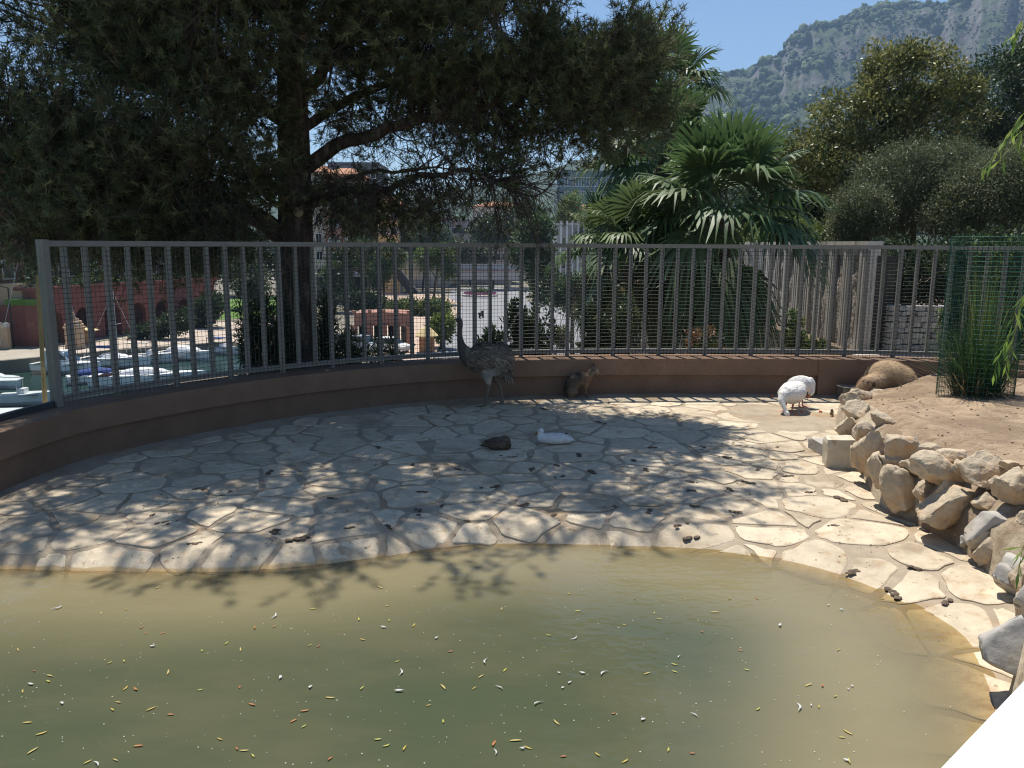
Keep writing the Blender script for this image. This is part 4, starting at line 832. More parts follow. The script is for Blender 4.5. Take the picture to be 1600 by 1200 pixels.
# ---- generic house
_win = {}
def house(name, label, px0, px1, py0, Y, depth, wm, rows, cols_, roof=None, zb=GZ, win=(1.0, 1.5), shut=True, group=None, yaw=0, wmat=None, sill=True):
    a, b = AY(px0, py0, Y), AY(px1, py0, Y); W = b.x-a.x; H_ = a.z-zb; base = Vector(((a.x+b.x)/2, Y, zb)); t = thing(name, label, 'building', base, yaw, group)
    build(MB().box((0, depth/2, H_/2), (W, depth, H_)), 'wall', wm, t)
    if roof == 'tile':
        o = .6; mb = MB().add([(-W/2-o, -o, H_+.003), (W/2+o, -o, H_+.003), (W/2+o, depth+o, H_+.003), (-W/2-o, depth+o, H_+.003), (-W*.2, depth/2, H_+1.6), (W*.2, depth/2, H_+1.6)], [(0, 3, 2, 1), (0, 1, 5, 4), (2, 3, 4, 5), (1, 2, 5), (3, 0, 4)]); build(mb, 'roof', M_tile, t)
    else: build(MB().box((0, depth/2, H_+.2), (W+.5, depth+.5, .4)), 'roof', wm if roof is None else roof, t)
    zt, zl = rows
    for r_ in range(zt):
        z = H_-zl*(r_+.75)
        if z < 1: break
        for c in range(cols_):
            x = -W/2+W*(c+.5)/cols_; key = (win, shut, str(wmat))
            if key not in _win:
                w_, h_ = win; mbp = MB().box((0, -.02, 0), (w_, .06, h_)); mbf = MB().box((-w_/2-.06, -.05, 0), (.12, .10, h_+.24)).box((w_/2+.06, -.05, 0), (.12, .10, h_+.24)).box((0, -.05, h_/2+.06), (w_, .10, .12)).box((0, -.07, -h_/2-.06), (w_, .14, .12)).box((0, -.045, 0), (.06, .05, h_))
                mbs = [MB().box((s_*(w_/2+.12+w_*.26), -.04, 0), (w_*.5, .07, h_)) for s_ in (-1, 1)]
                o1 = build(mbf, 'window', M_shut); o2 = build(mbp, 'pane', wmat or M_dark); o3 = [build(m_, 'shutter', M_shut) for m_ in mbs]; _win[key] = (o1.data, o2.data, [o.data for o in o3])
                for o in [o1, o2]+o3: bpy.data.objects.remove(o)
            f, p, ss = _win[key]; fo = mk('window', f, M_shut, t, (x, 0, z)); mk('pane', p, M_dark, fo)
            if shut:
                for s_ in ss: mk('shutter', s_, M_shut, fo)
    return t
house('apartment_house', 'pink apartment house with white shutters seen right of the pine trunk', 506, 558, 272, 150, 12, M_pinkr, (6, 3.2), 2, 'tile')
house('apartment_house', 'narrow cream house wall joined to the pink shuttered house', 484, 505.5, 268, 151, 12, M_cream, (6, 3.2), 1, 'tile', shut=False)
house('apartment_house', 'dark roofed block above the pink shuttered house behind the pine twigs', 512, 590, 256, 190, 15, mat('slate_render', (.16, .17, .19), .9), (4, 3.2), 5, None, shut=False)
house('apartment_house', 'yellow house front glimpsed through the pine twigs', 590, 622, 318, 170, 12, M_yell, (4, 3.2), 2, 'tile')
house('apartment_house', 'pale long block behind the pine twigs with a flat roof', 626, 700, 330, 200, 14, M_pale, (4, 3.4), 6, None, shut=False)
house('apartment_house', 'pale pink block with wide windows above the footbridge', 700, 800, 345, 215, 14, mat('pale_pink', (.56, .46, .42), .9, .1, .5), (5, 3.4), 6, None, shut=False, win=(2.2, 1.5))
house('apartment_house', 'red roofed low house behind the footbridge beside the palms', 740, 820, 322, 240, 14, M_cream, (3, 3.4), 5, 'tile', zb=-5)
house('glass_office', 'dark blue glass office block behind the small villa', 872, 975, 268, 260, 20, M_blueg, (8, 4.2), 8, mat('grey_panel', (.22, .25, .29), .6), shut=False, win=(3.2, 2.6), wmat=M_blueg)
house('villa', 'small white villa with red tiled roof and balcony columns left of the palms', 902, 950, 328, 185, 10, M_shut, (2, 3.0), 4, 'tile', win=(.9, 1.7), shut=False)
house('finned_building', 'pale concrete building with tall white fins behind the palms', 868, 930, 352, 150, 10, M_pale, (3, 4), 2, None, shut=False)
ff = AY(868, 352, 149.4); fb_ = thing('facade_fins', 'row of tall white vertical fins on the pale building behind the palms', 'fins', (ff.x, 149.4, GZ))
for k in range(7): build(MB().box((k*1.05, 0, (ff.z-GZ)/2+.4), (.35, .5, ff.z-GZ+.8)), 'fin', M_shut, fb_)
house('hill_house', 'tan terraced house at the foot of the mountain right of the palms', 1182, 1212, 236, 420, 14, M_tan, (3, 4), 4, None, shut=False, zb=10)
house('hill_house', 'pale house at the mountain foot beside the tan terraced house', 1214, 1240, 240, 430, 14, M_pale, (3, 4), 3, None, shut=False, zb=10)

# ---- arcade building on the quay
A0, B0 = Vector((*g2(62, 541), GZ)), Vector((*g2(338, 503), GZ)); ad = (B0-A0); AL = ad.length; ad.normalize(); an = Vector((-ad.y, ad.x, 0)); an = an if an.x < 0 else -an       # an points into the building
yaw = math.atan2(ad.y, ad.x); arc = thing('arcade_building', 'dark red arcade building with round arches along the quay', 'building', A0)
AH = AY(62, 455, A0.y).z-GZ; nb_ = 7; bw = AL/nb_; ar = bw*.30; zs = AH*.42
def ap(s, d, z): return ad*s+an*d+Vector((0, 0, z))
for k in range(nb_):
    s0 = k*bw; c = s0+bw/2; mb = MB()
    def wallbox(sa, sb, z0, z1): mb.hexa([ap(sa, 0, z0), ap(sb, 0, z0), ap(sb, .6, z0), ap(sa, .6, z0), ap(sa, 0, z1), ap(sb, 0, z1), ap(sb, .6, z1), ap(sa, .6, z1)])
    wallbox(s0, c-ar, 0, zs); wallbox(c+ar, s0+bw, 0, zs); arcp = [(c-ar*math.cos(math.pi*i/10), zs+ar*math.sin(math.pi*i/10)) for i in range(11)]
    xs = [s0]+[p[0] for p in arcp[1:-1]]+[s0+bw]
    for i in range(10):
        (sa, za), (sb, zb_) = arcp[i], arcp[i+1]; sa2, sb2 = (s0 if i == 0 else sa), (s0+bw if i == 9 else sb)
        mb.hexa([ap(sa, 0, za), ap(sb, 0, zb_), ap(sb, .6, zb_), ap(sa, .6, za), ap(sa2, 0, AH), ap(sb2, 0, AH), ap(sb2, .6, AH), ap(sa2, .6, AH)])
    mb.hexa([ap(s0, 0, zs), ap(c-ar, 0, zs), ap(c-ar, .6, zs), ap(s0, .6, zs), ap(s0, 0, AH), ap(s0+.01, 0, AH), ap(s0+.01, .6, AH), ap(s0, .6, AH)]); mb.hexa([ap(c+ar, 0, zs), ap(s0+bw, 0, zs), ap(s0+bw, .6, zs), ap(c+ar, .6, zs), ap(s0+bw-.01, 0, AH), ap(s0+bw, 0, AH), ap(s0+bw, .6, AH), ap(s0+bw-.01, .6, AH)])
    build(mb, 'arch', M_red, arc)
def abox(s0, s1, d0, d1, z0, z1): return MB().hexa([ap(s0, d0, z0), ap(s1, d0, z0), ap(s1, d1, z0), ap(s0, d1, z0), ap(s0, d0, z1), ap(s1, d0, z1), ap(s1, d1, z1), ap(s0, d1, z1)])
build(abox(0, AL, 4.2, 4.8, 0, AH), 'back_wall', M_red, arc); build(abox(-.3, AL+.3, -.15, 5, AH+.003, AH+.35), 'parapet', M_red, arc); build(abox(0, .5, .62, 4.2, 0, AH-.01), 'side_wall', M_red, arc); build(abox(AL-.5, AL, .62, 4.2, 0, AH-.01), 'side_wall', M_red, arc)
uw = build(abox(0, AL+8, 5.5, 16, AH-.5, AH+13), 'upper_storey', M_red, arc)
for r_ in range(3):
    for k in range(10):
        s_ = AL*(k+.4)/10; z0 = AH+1.0+r_*3.6; fo = build(abox(s_, s_+1.5, 5.40, 5.498, z0, z0+2.1), 'window', M_cream, arc); build(abox(s_+.2, s_+1.3, 5.36, 5.398, z0+.15, z0+1.95), 'pane', M_dark, fo)
g = rs(82); n_ = 5200; s_ = g.uniform(0, AL, n_); P = np.array([list(ap(s, 1.2+.5*g.normal(), AH+.35+abs(g.normal())*.55*(1+.8*math.sin(s*.9)))) for s in s_]); bp_ = thing('balcony_planting', 'dark row of plants along the top of the red arcade', 'plants', A0)
leaves('leaves', P, g.normal(size=(n_, 3))+np.array([0, 0, .5]), g.normal(size=(n_, 3)), .4, .2, pick(g, DG+MG, n_), M_leaf, bp_); build(abox(0, AL, .8, 1.7, AH+.353, AH+.7), 'planter', M_tan, bp_)
# left neighbours
house('red_house', 'brown red house wall with dark window left of the wooden mast', -120, 60, 402, 104, 12, M_red, (3, 3.4), 6, None, shut=False)
lt = thing('stair_wall', 'tan stepped garden wall in front of the brown red house', 'wall', (*g2(-40, 541), GZ)); w0 = AY(60, 540, lt.location.y).x-lt.location.x
build(MB().prism([(0, 0), (w0, 0), (w0, .6), (0, .6)], 0, 4.2), 'lower_wall', M_red, lt); build(MB().prism([(w0*.35, .8), (w0, .8), (w0, 5), (w0*.35, 5)], 0, 6.3), 'upper_wall', M_tan, lt); build(MB().prism([(w0*.55, -.1), (w0, -.1), (w0, .7), (w0*.55, .7)], 4.203, 4.8), 'planter', M_lawn, lt)
cs = thing('crenellated_wall', 'small tan stone wall with crenellated top on the quay', 'wall', (*g2(-10, 545), GZ)); build(MB().box((0, 0, 1.1), (3.4, .5, 2.2)), 'wall', M_tan, cs)
for k in range(5): build(MB().box((-1.5+k*.75, 0, 2.4), (.4, .5, .4)), 'merlon', M_pale, cs)
# turret and shelter
tp0 = g2(119, 544); tu = thing('turret', 'small tan stone turret with stepped dome on the quay', 'turret', (*tp0, GZ)); r_ = .92
build(MB().lathe([(r_*1.08, 0), (r_*1.08, .25), (r_, .26), (r_, 2.05)], n=12), 'wall', M_tan, tu); rf = build(MB().lathe([(r_*1.12, 2.053), (r_*1.12, 2.2), (r_*.98, 2.22), (r_*.98, 2.45), (r_*.82, 2.47), (r_*.8, 2.75), (r_*.55, 2.78), (r_*.5, 3.0), (r_*.16, 3.1), (r_*.12, 3.4), (r_*.2, 3.45), (.02, 3.7)], n=12), 'dome', M_tan, tu)
build(MB().box((.1, -r_*.97, .95), (.5, .16, 1.5)), 'door', M_dark, tu)
sh = thing('shelter', 'small tile roofed shelter beside the stone turret', 'shelter', (*g2(136, 542), GZ)); build(MB().box((0, .2, .9), (1.0, .9, 1.8)), 'wall', M_tan, sh); build(MB().add([(-.9, -.6, 1.9), (.9, -.6, 1.6), (.9, 1.0, 1.6), (-.9, 1.0, 1.9), (-.9, -.6, 2.0), (.9, -.6, 1.7), (.9, 1.0, 1.7), (-.9, 1.0, 2.0)], [(3, 2, 1, 0), (4, 5, 6, 7), (0, 1, 5, 4), (1, 2, 6, 5), (2, 3, 7, 6), (3, 0, 4, 7)]), 'roof', M_yell, sh)

# ---- boats
def hull(L, B, D, n_=14, bow=.55):
    mb = MB(); v = []
    for i in range(n_+1):
        t = i/n_; w_ = B/2*(1-max(0, (t-bow)/(1-bow))**2.2)*(.86+.14*min(1, t*4)); sh_ = D*(1+.28*t*t); kx = -L/2+L*t+(.10*L*t if t > .9 else 0)
        v += [(kx, -w_, sh_), (kx, -w_*.88, D*.35), (kx-.06*L*(t > .85), -w_*.3, -.18), (kx-.06*L*(t > .85), w_*.3, -.18), (kx, w_*.88, D*.35), (kx, w_, sh_)]
    f = [(i*6+j, i*6+j+1, (i+1)*6+j+1, (i+1)*6+j) for i in range(n_) for j in range(5)]+[(i*6+5, i*6, (i+1)*6, (i+1)*6+5) for i in range(n_)]+[(5, 4, 3, 2, 1, 0)]
    return mb.add(v, f)
def boat(label, px, py, L, rz, kind, B=None, mast=0, top=None, cov=None, z=SEA):
    p = G(px, py, z); B = B or L*.34; D = L*.11+.25; t = thing('moored_boat', label, 'boat', p, R(rz), 'boats moored along the quay'); build(hull(L, B, D), 'hull', M_boat, t, smooth=False)
    build(MB().box((-L*.02, 0, D*1.0), (L*.8, B*.97, .03)), 'rubbing_strake', cov or M_dark, t)
    if kind == 'cabin':
        mb = MB().add([(-L*.28, -B*.36, D), (L*.22, -B*.34, D), (L*.22, B*.34, D), (-L*.28, B*.36, D), (-L*.26, -B*.3, D+L*.2), (L*.02, -B*.28, D+L*.2), (L*.02, B*.28, D+L*.2), (-L*.26, B*.3, D+L*.2)], [(4, 5, 6, 7), (0, 1, 5, 4), (1, 2, 6, 5), (2, 3, 7, 6), (3, 0, 4, 7)]); build(mb, 'cabin', M_boat, t)
        for s_ in (-1, 1): build(MB().add([(-L*.2, s_*B*.352, D+L*.07), (L*.10, s_*B*.342, D+L*.07), (L*.0, s_*B*.308, D+L*.165), (-L*.2, s_*B*.318, D+L*.165)], [(0, 1, 2, 3)]), 'side_window', M_dark, t)
        build(MB().add([(L*.188, -B*.30, D+L*.05), (L*.188, B*.30, D+L*.05), (L*.054, B*.265, D+L*.185), (L*.054, -B*.265, D+L*.185)], [(0, 1, 2, 3)]), 'windscreen', M_blueg, t)
    if kind == 'canopy':
        build(MB().box((-L*.1, 0, D+L*.24), (L*.4, B*.8, .08)), 'canopy', top or M_blue, t)
        for sx in (-.28, .08):
            for s_ in (-1, 1): build(MB().tube([(L*sx, s_*B*.36, D), (L*sx, s_*B*.36, D+L*.24)], .025, 5), 'canopy_post', M_alu, t)
        build(MB().box((L*.12, 0, D+L*.05), (.5, B*.5, L*.1)), 'console', M_boat, t)
    if kind == 'cover': build(MB().lathe([(.01, -.5), (.7, -.42), (1, 0)], n=3), 'x', M_boat, t) if 0 else build(MB().ell((0, 0, D), (L*.40, B*.46, L*.13), None, 16, 10), 'cover', top or M_boat, t, smooth=True)
    if kind == 'sail':
        build(MB().ell((L*.02, 0, D+.02), (L*.26, B*.3, L*.075), None, 14, 8), 'coachroof', M_boat, t, smooth=True)
    if mast:
        build(MB().tube([(L*.08, 0, D), (L*.08, 0, D+mast)], [.07, .05], 8), 'mast', M_alu, t); build(MB().tube([(L*.08, 0, D+.9), (-L*.36, 0, D+.95)], .05, 6), 'boom', M_alu, t); build(MB().ell((-L*.14, 0, D+1.02), (L*.2, .12, .14)), 'furled_sail', M_blue, t, smooth=True)
        for q in ((L*.5, 0, D*1.2), (-L*.48, 0, D)): build(MB().tube([(L*.08, 0, D+mast*.97), q], .016, 4), 'stay', M_alu, t)
        build(MB().tube([(L*.08, -B*.45, D+mast*.5), (L*.08, B*.45, D+mast*.5)], .025, 5), 'spreader', M_alu, t)
    return t
boat('white cabin cruiser with dark side windows moored below the turret', 104, 583, 6.0, -8, 'cabin')
boat('white sailing yacht with bare metal mast moored beside the cabin cruiser', 178, 574, 6.2, -6, 'sail', mast=6.4)
boat('white boat with beige canopy moored between yacht and covered motorboat', 226, 567, 5.0, 5, 'canopy', top=M_cream)
boat('white motorboat under a pale rounded cover near the quay', 288, 562, 5.2, -12, 'cover')
boat('small white boat with bright blue sun canopy at the quay', 344, 553, 4.2, -15, 'canopy', top=M_blue)
boat('little open white boat last in the row by the oleander', 374, 549, 3.2, -10, 'sail')
boat('long white boat with blue rolled canopy lying nearest the low wall', 226, 607, 8.2, 6, 'sail', B=2.0)
boat('white boat under a blue cover ahead of the long white boat', 150, 598, 4.4, 30, 'cover', top=M_blue)
boat('pale grey bow of a boat moored left of the wooden mast', -8, 604, 5.0, -20, 'sail', mast=0)
boat('low white dinghy with rails seen through the glass panel', 25, 632, 4.6, 10, 'canopy', top=M_boat)
wb = thing('wooden_mast_boat', 'sailing boat with tall golden wooden mast beside the fence end post', 'boat', AY(73, 672, 50)); wb.location.z = SEA; build(hull(9, 2.6, 1.1), 'hull', M_boat, wb)
pm_ = [AY(71, 640, 50)-Vector(wb.location), AY(64, 520, 50)-Vector(wb.location), AY(56, 380, 50)-Vector(wb.location), AY(52, 300, 50)-Vector(wb.location)]; build(MB().tube([(pm_[0].x, 0, .6)]+[tuple(p) for p in pm_], [.16, .15, .13, .10, .06], 8), 'mast', M_wood, wb, smooth=True)
for ex in (-3.8, 4.0): build(MB().tube([tuple(pm_[3]), (ex, 0, 1.1)], .012, 4), 'stay', M_alu, wb)

# ---- footbridge, escalator, café, kiosk
Yb = 185.; dk0, dk1 = AY(590, 418, Yb), AY(985, 426, Yb); br = thing('footbridge', 'grey concrete footbridge spanning the road beyond the roundabout', 'bridge', ((dk0.x+dk1.x)/2, Yb, GZ)); BW = dk1.x-dk0.x; zd = AY(780, 424, Yb).z-GZ; zd0 = AY(780, 437, Yb).z-GZ
build(MB().box((0, 2, (zd+zd0)/2), (BW, 4, zd-zd0)), 'deck', M_pale, br); build(MB().box((0, -.12, zd+.06), (BW, .3, .14)), 'coping', M_pinkr, br)
build(MB().box((0, .2, zd+.13+.75), (BW, .05, 1.4)), 'railing_panel', mat('grey_glass', (.38, .40, .42), .3, .1, 1), br); build(MB().box((0, .2, zd+1.6), (BW, .1, .1)), 'handrail', M_pale, br)
for x in (-BW*.42, -BW*.12, BW*.02, BW*.3): build(MB().lathe([(.35, 0), (.35, zd0-.003)], (x, 2, 0), 10), 'pillar', M_pale, br)
e0, e1 = AY(612, 416, 170), AY(652, 466, 170); es = thing('escalator', 'dark covered escalator rising to the footbridge', 'escalator', (e1.x, 170, GZ)); dz = e0.z-GZ
ed = Vector((e0.x-e1.x, 0, e0.z-e1.z))
build(MB().bar((0, 1, e1.z-GZ), (ed.x, 1, e0.z-GZ), 2.4, 1.5), 'ramp', mat('dark_cladding', (.05, .06, .07), .5), es); build(MB().bar((.6, -.3, e1.z-GZ+1.0), (ed.x+.6, -.3, e0.z-GZ+1.0), .15), 'handrail', M_alu, es); build(MB().box((ed.x*.75, 1.2, (e0.z-GZ)*.3), (1.2, 1.6, (e0.z-GZ)*.6)), 'pier', M_pale, es)
kc = Vector((*g2(597, 545), GZ)); cf = thing('cafe_pavilion', 'curved pink café pavilion with dark glass front beyond the shrubs', 'pavilion', kc); cw_ = AY(640, 545, kc.y).x-AY(555, 545, kc.y).x; ch_ = AY(597, 490, kc.y).z-GZ
def arcxy(t, d=0): return ((t-.5)*cw_, 1.4-4*1.4*(t-.5)**2*-1*-1+d)
P_ = [(arcxy(t)[0], arcxy(t)[1]) for t in np.linspace(0, 1, 13)]; Pb = [(x, y+4) for x, y in P_]
M_cafe = mat('cafe_render', (.36, .19, .14), .9, .12, .6); mb = MB()
for i in range(12): mb.hexa([(*P_[i], ch_*.62), (*P_[i+1], ch_*.62), (*Pb[i+1], ch_*.62), (*Pb[i], ch_*.62), (*P_[i], ch_), (*P_[i+1], ch_), (*Pb[i+1], ch_), (*Pb[i], ch_)])
build(mb, 'fascia', M_cafe, cf)
for i in range(0, 13, 3): build(MB().box((P_[i][0], P_[i][1]-.05, ch_*.33), (.55, .7, ch_*.66)), 'pilaster', M_cafe, cf); build(MB().box((P_[i][0], P_[i][1]+.1, ch_+.15), (.35, .35, .3)), 'merlon', M_cafe, cf)
for i in range(0, 12, 3): mb = MB().hexa([(P_[i][0]+.3, P_[i][1]+.9, 0), (P_[i+3][0]-.3, P_[i+3][1]+.9, 0), (P_[i+3][0]-.3, P_[i+3][1]+1, 0), (P_[i][0]+.3, P_[i][1]+1, 0), (P_[i][0]+.3, P_[i][1]+.9, ch_*.62), (P_[i+3][0]-.3, P_[i+3][1]+.9, ch_*.62), (P_[i+3][0]-.3, P_[i+3][1]+1, ch_*.62), (P_[i][0]+.3, P_[i][1]+1, ch_*.62)]); build(mb, 'shop_window', M_dark, cf)
kp_ = g2(667, 552); kk = thing('round_kiosk', 'round wooden kiosk with conical tile roof beside the pavement', 'kiosk', (*kp_, GZ)); build(MB().lathe([(.75, 0), (.75, 1.9)], n=14), 'wall', mat('kiosk_wood', (.30, .16, .08), .8, .3, 6), kk); build(MB().lathe([(1.15, 1.7), (1.15, 1.78), (.6, 2.35), (.05, 2.75)], n=14), 'roof', M_yell, kk)
ri = g2(750, 463); rb_ = thing('roundabout_island', 'round flower island with purple blossoms on the roundabout', 'flower bed', (*ri, GZ)); build(MB().lathe([(3.6, .0), (3.6, .35), (3.3, .40), (0.1, .55)], n=28), 'kerb', M_kerb, rb_)
g = rs(81); n_ = 1500; a = g.uniform(0, 6.28, n_); rr = 3.3*np.sqrt(g.rand(n_)); P = np.stack([rr*np.cos(a), rr*np.sin(a), .5+.25*g.rand(n_)], 1); leaves('flowers', P, g.normal(size=(n_, 3))+np.array([0, 0, .6]), g.normal(size=(n_, 3)), .28, .22, pick(g, [(.32, .06, .26), (.42, .10, .30), (.25, .05, .22), (.10, .16, .05)], n_), M_leaf, rb_)
P = g.normal(size=(500, 3))*np.array([1.0, .8, .45])+np.array([.3, 0, 1.1]); leaves('shrubs', P, g.normal(size=(500, 3)), g.normal(size=(500, 3)), .35, .2, pick(g, MG, 500), M_leaf, rb_)
# street lamps, sign, cars
def lamp(label, px, py, h, curl=False):
    t = thing('street_lamp', label, 'lamp', (*g2(px, py), GZ)); build(MB().tube([(0, 0, 0), (0, 0, h)], [.08, .06], 8), 'post', M_blk, t)
    if curl:
        build(MB().tube([(0, 0, h*.80)]+[(.75+.5*math.cos(a), 0, h*.80+.5*math.sin(a)) for a in np.linspace(math.pi, -1.2, 16)], .06, 6), 'scroll_bracket', M_blk, t); build(MB().lathe([(.10, 0), (.26, .25), (.2, .6), (.05, .75)], (.9, 0, h*.80-1.3), 10), 'lantern', M_blk, t)
    else: build(MB().bar((0, 0, h), (-1.1, 0, h+.25), .09), 'arm', M_blk, t); build(MB().box((-1.3, 0, h+.25), (.7, .25, .12)), 'lamp_head', M_pale, t)
    return t
lamp('dark street lamp on the quay before the brown red house', 22, 543, 6.0); lamp('black lamp post with scroll bracket beside the road near the palms', 918, 552, 8.6, True); lamp('thin dark lamp post on the pavement near the pavilion', 541, 478, 5.0)
def car(label, px, py, rz, colr, z=GZ+.02):
    t = thing('parked_car', label, 'car', (*g2(px, py), z), R(rz), 'cars parked by the pavilion'); cm = mat('car_'+label[:14], colr, .3, .04, 2, spec=.6)
    prof = [(-2.1, .35), (-2.1, .8), (-1.6, .95), (1.2, .95), (2.0, .75), (2.1, .35)]; cab = [(-1.55, .95), (-1.15, 1.42), (.35, 1.45), (1.15, .95)]
    def ext(pf, w0, w1): n = len(pf); return MB().add([(x, -w0/2, z_) for x, z_ in pf]+[(x, w0/2, z_) for x, z_ in pf], [tuple(range(n-1, -1, -1)), tuple(range(n, 2*n))]+[(i, (i+1) % n, n+(i+1) % n, n+i) for i in range(n)])
    build(ext(prof, 1.75, 1.75), 'body', cm, t); build(ext([(x, z_+.003) for x, z_ in cab], 1.5, 1.5), 'glasshouse', M_dark, t); build(MB().box((-.4, 0, 1.47), (1.45, 1.4, .05)), 'roof', cm, t)
    for sx in (-1.3, 1.3):
        for s_ in (-1, 1): wo = build(MB().tube([(sx, s_*.70, .32), (sx, s_*.90, .32)], .32, 14), 'wheel', M_rub, t); build(MB().tube([(sx, s_*.905, .32), (sx, s_*.915, .32)], .18, 10), 'rim', M_alu, wo)
    for s_ in (-1, 1): build(MB().box((2.06, s_*.6, .68), (.09, .3, .14)), 'headlight', M_shut, t); build(MB().box((-2.08, s_*.65, .78), (.07, .22, .16)), 'tail_light', M_pinkr, t)
    return t
car('silver blue car parked in front of the curved pavilion', 568, 548, -35, (.35, .40, .46)); car('white car parked beside the silver blue car', 610, 551, -30, (.7, .7, .68)); car('grey car parked left of the silver blue car', 540, 545, -40, (.25, .26, .27)); car('white car parked left of the pine trunk near the quay', 422, 530, 20, (.68, .68, .68)); car('small white car far beyond the footbridge', 772, 440, 80, (.7, .7, .7))
scp = g2(752, 497); st = thing('motor_scooter', 'dark motor scooter riding up the sunlit road', 'scooter', (*scp, GZ+.02), R(70))
build(MB().hexa([(-.75, -.15, .45), (.0, -.15, .35), (.0, .15, .35), (-.75, .15, .45), (-.8, -.16, .82), (-.1, -.16, .80), (-.1, .16, .80), (-.8, .16, .82)]).hexa([(.3, -.18, .3), (.45, -.18, .3), (.45, .18, .3), (.3, .18, .3), (.4, -.2, 1.0), (.5, -.2, 1.0), (.5, .2, 1.0), (.4, .2, 1.0)]).box((.15, 0, .3), (.5, .3, .06)), 'body', M_blk, st); build(MB().tube([(.45, -.35, 1.1), (.45, .35, 1.1)], .03, 6), 'handlebar', M_blk, st)
for sx in (-.6, .65): build(MB().tube([(sx, -.06, .25), (sx, .06, .25)], .25, 12), 'wheel', M_rub, st)
vh = thing('vent_hood', 'pale angular concrete hood beside the palm trunks', 'vent hood', (AY(982, 440, 40).x, 40, -3)); zt = AY(982, 425, 40).z+3; zl = AY(982, 447, 40).z+3; zb_ = AY(982, 457, 40).z+3
build(MB().add([(-.35, 0, zl), (.42, 0, zl), (.42, 1.2, zl), (-.35, 1.2, zl), (.0, 0, zt), (.42, 0, zt), (.42, 1.2, zt), (.0, 1.2, zt)], [(3, 2, 1, 0), (4, 5, 6, 7), (0, 1, 5, 4), (1, 2, 6, 5), (2, 3, 7, 6), (3, 0, 4, 7)]), 'hood', M_tan, vh); build(MB().box((.05, .6, (zl+zb_)/2-.002), (.72, 1.1, zl-zb_)), 'sill', M_shut, vh); build(MB().box((.05, .6, zb_/2-1.6), (.5, .8, zb_+2.8)), 'shaft', M_conc, vh)
# ---- mid-distance greenery
def ft(name, label, px, pyb, es, Y=None, col=MG, seed=0, ncl=220, z=GZ, group=None, cat='tree', lf=.5):
    Y = Y or G(px, pyb, z).y; b = AY(px, pyb, Y); return tree(name, label, (b.x, Y, z), [E(x, y, Y, rx_, ry_) for x, y, rx_, ry_ in es], ncl, 22, lf*1.7, lf, lf*.5, col, M_leaf, seed, .25, group, cat, nl=6)
ft('bright_tree', 'bright yellow green tree in front of the glass office', 893, 400, [(893, 325, 20, 26), (884, 340, 14, 14)], 170, YG, 91)
ft('round_tree', 'round light green tree beside the pavement near the kiosk', 690, 545, [(690, 512, 13, 14)], None, YG, 92, 120)
ft('clipped_hedge', 'long clipped green hedge above the pavilion', 660, 505, [(645, 482, 24, 12), (680, 482, 24, 12), (620, 485, 16, 12)], 118, MG+YG, 93, 260, cat='hedge')
ft('dark_hedge', 'dark hedge left of the escalator foot', 575, 500, [(560, 470, 30, 16), (590, 478, 20, 14)], 130, DG, 94, 200, cat='hedge')
ft('garden_tree', 'tree with dark crown beside the escalator', 600, 480, [(590, 425, 22, 26), (610, 400, 26, 24)], 140, MG, 95)
ft('garden_tree', 'light green tree between escalator and footbridge', 677, 480, [(690, 400, 20, 18), (665, 405, 18, 16), (700, 425, 14, 14)], 140, MG+YG, 96)
ft('garden_tree', 'dark tree standing before the pink shuttered house', 540, 470, [(530, 420, 24, 30), (560, 395, 26, 30), (515, 440, 18, 24)], 125, DG+MG, 97)
ft('garden_tree', 'grey green trees beyond the footbridge', 735, 440, [(725, 395, 30, 16), (700, 385, 24, 18), (750, 400, 14, 12)], 205, OL, 98, lf=.8)
ft('roadside_palm_clump', 'shaggy dark green trees along the road before the footbridge', 835, 480, [(838, 400, 26, 34), (848, 440, 26, 40), (815, 395, 22, 24), (840, 360, 30, 24)], 95, MG+DG, 99, 380, lf=.45)
ft('roadside_tree', 'dark green bushy tree on the bank right of the road', 895, 500, [(890, 450, 26, 22), (910, 465, 24, 24), (880, 470, 18, 18)], 78, DG+MG, 100, 260, lf=.35)
ft('roadside_bush', 'round reddish bush at the kerb of the road', 878, 545, [(878, 528, 9, 14)], None, [(.2, .12, .06), (.12, .14, .05)], 101, 60, lf=.3, cat='shrub')
ft('roadside_tree', 'leafy tree on the bank behind the lamp post', 945, 500, [(945, 440, 36, 40), (970, 400, 30, 40), (930, 480, 26, 26)], 60, DG+MG, 102, 420, lf=.3)
ft('quay_tree', 'green shrub against the red arcade at its far end', 330, 512, [(322, 485, 16, 18), (335, 475, 14, 14), (302, 498, 20, 14)], G(325, 512, GZ).y, MG+DG, 103, 220)
ft('quay_tree', 'dark creeper bushes before the red arches', 250, 530, [(240, 517, 26, 10), (275, 505, 26, 16), (215, 524, 20, 9)], G(250, 530, GZ).y, DG, 104, 220, lf=.35)
ft('quay_tree', 'light green tree left of the street lamp on the quay', 8, 540, [(6, 450, 16, 12), (8, 498, 18, 20)], 90, MG+YG, 105, 160, lf=.35)
ft('garden_tree', 'pale willow like tree behind the oleander', 385, 480, [(385, 425, 30, 40), (400, 460, 24, 24)], 130, OL+MG, 106, 260, lf=.5)
ft('garden_tree', 'dark tree filling the garden above the lawn', 330, 470, [(340, 400, 50, 40), (420, 395, 60, 40), (290, 410, 40, 30)], 160, DG, 107, 420, lf=.8)
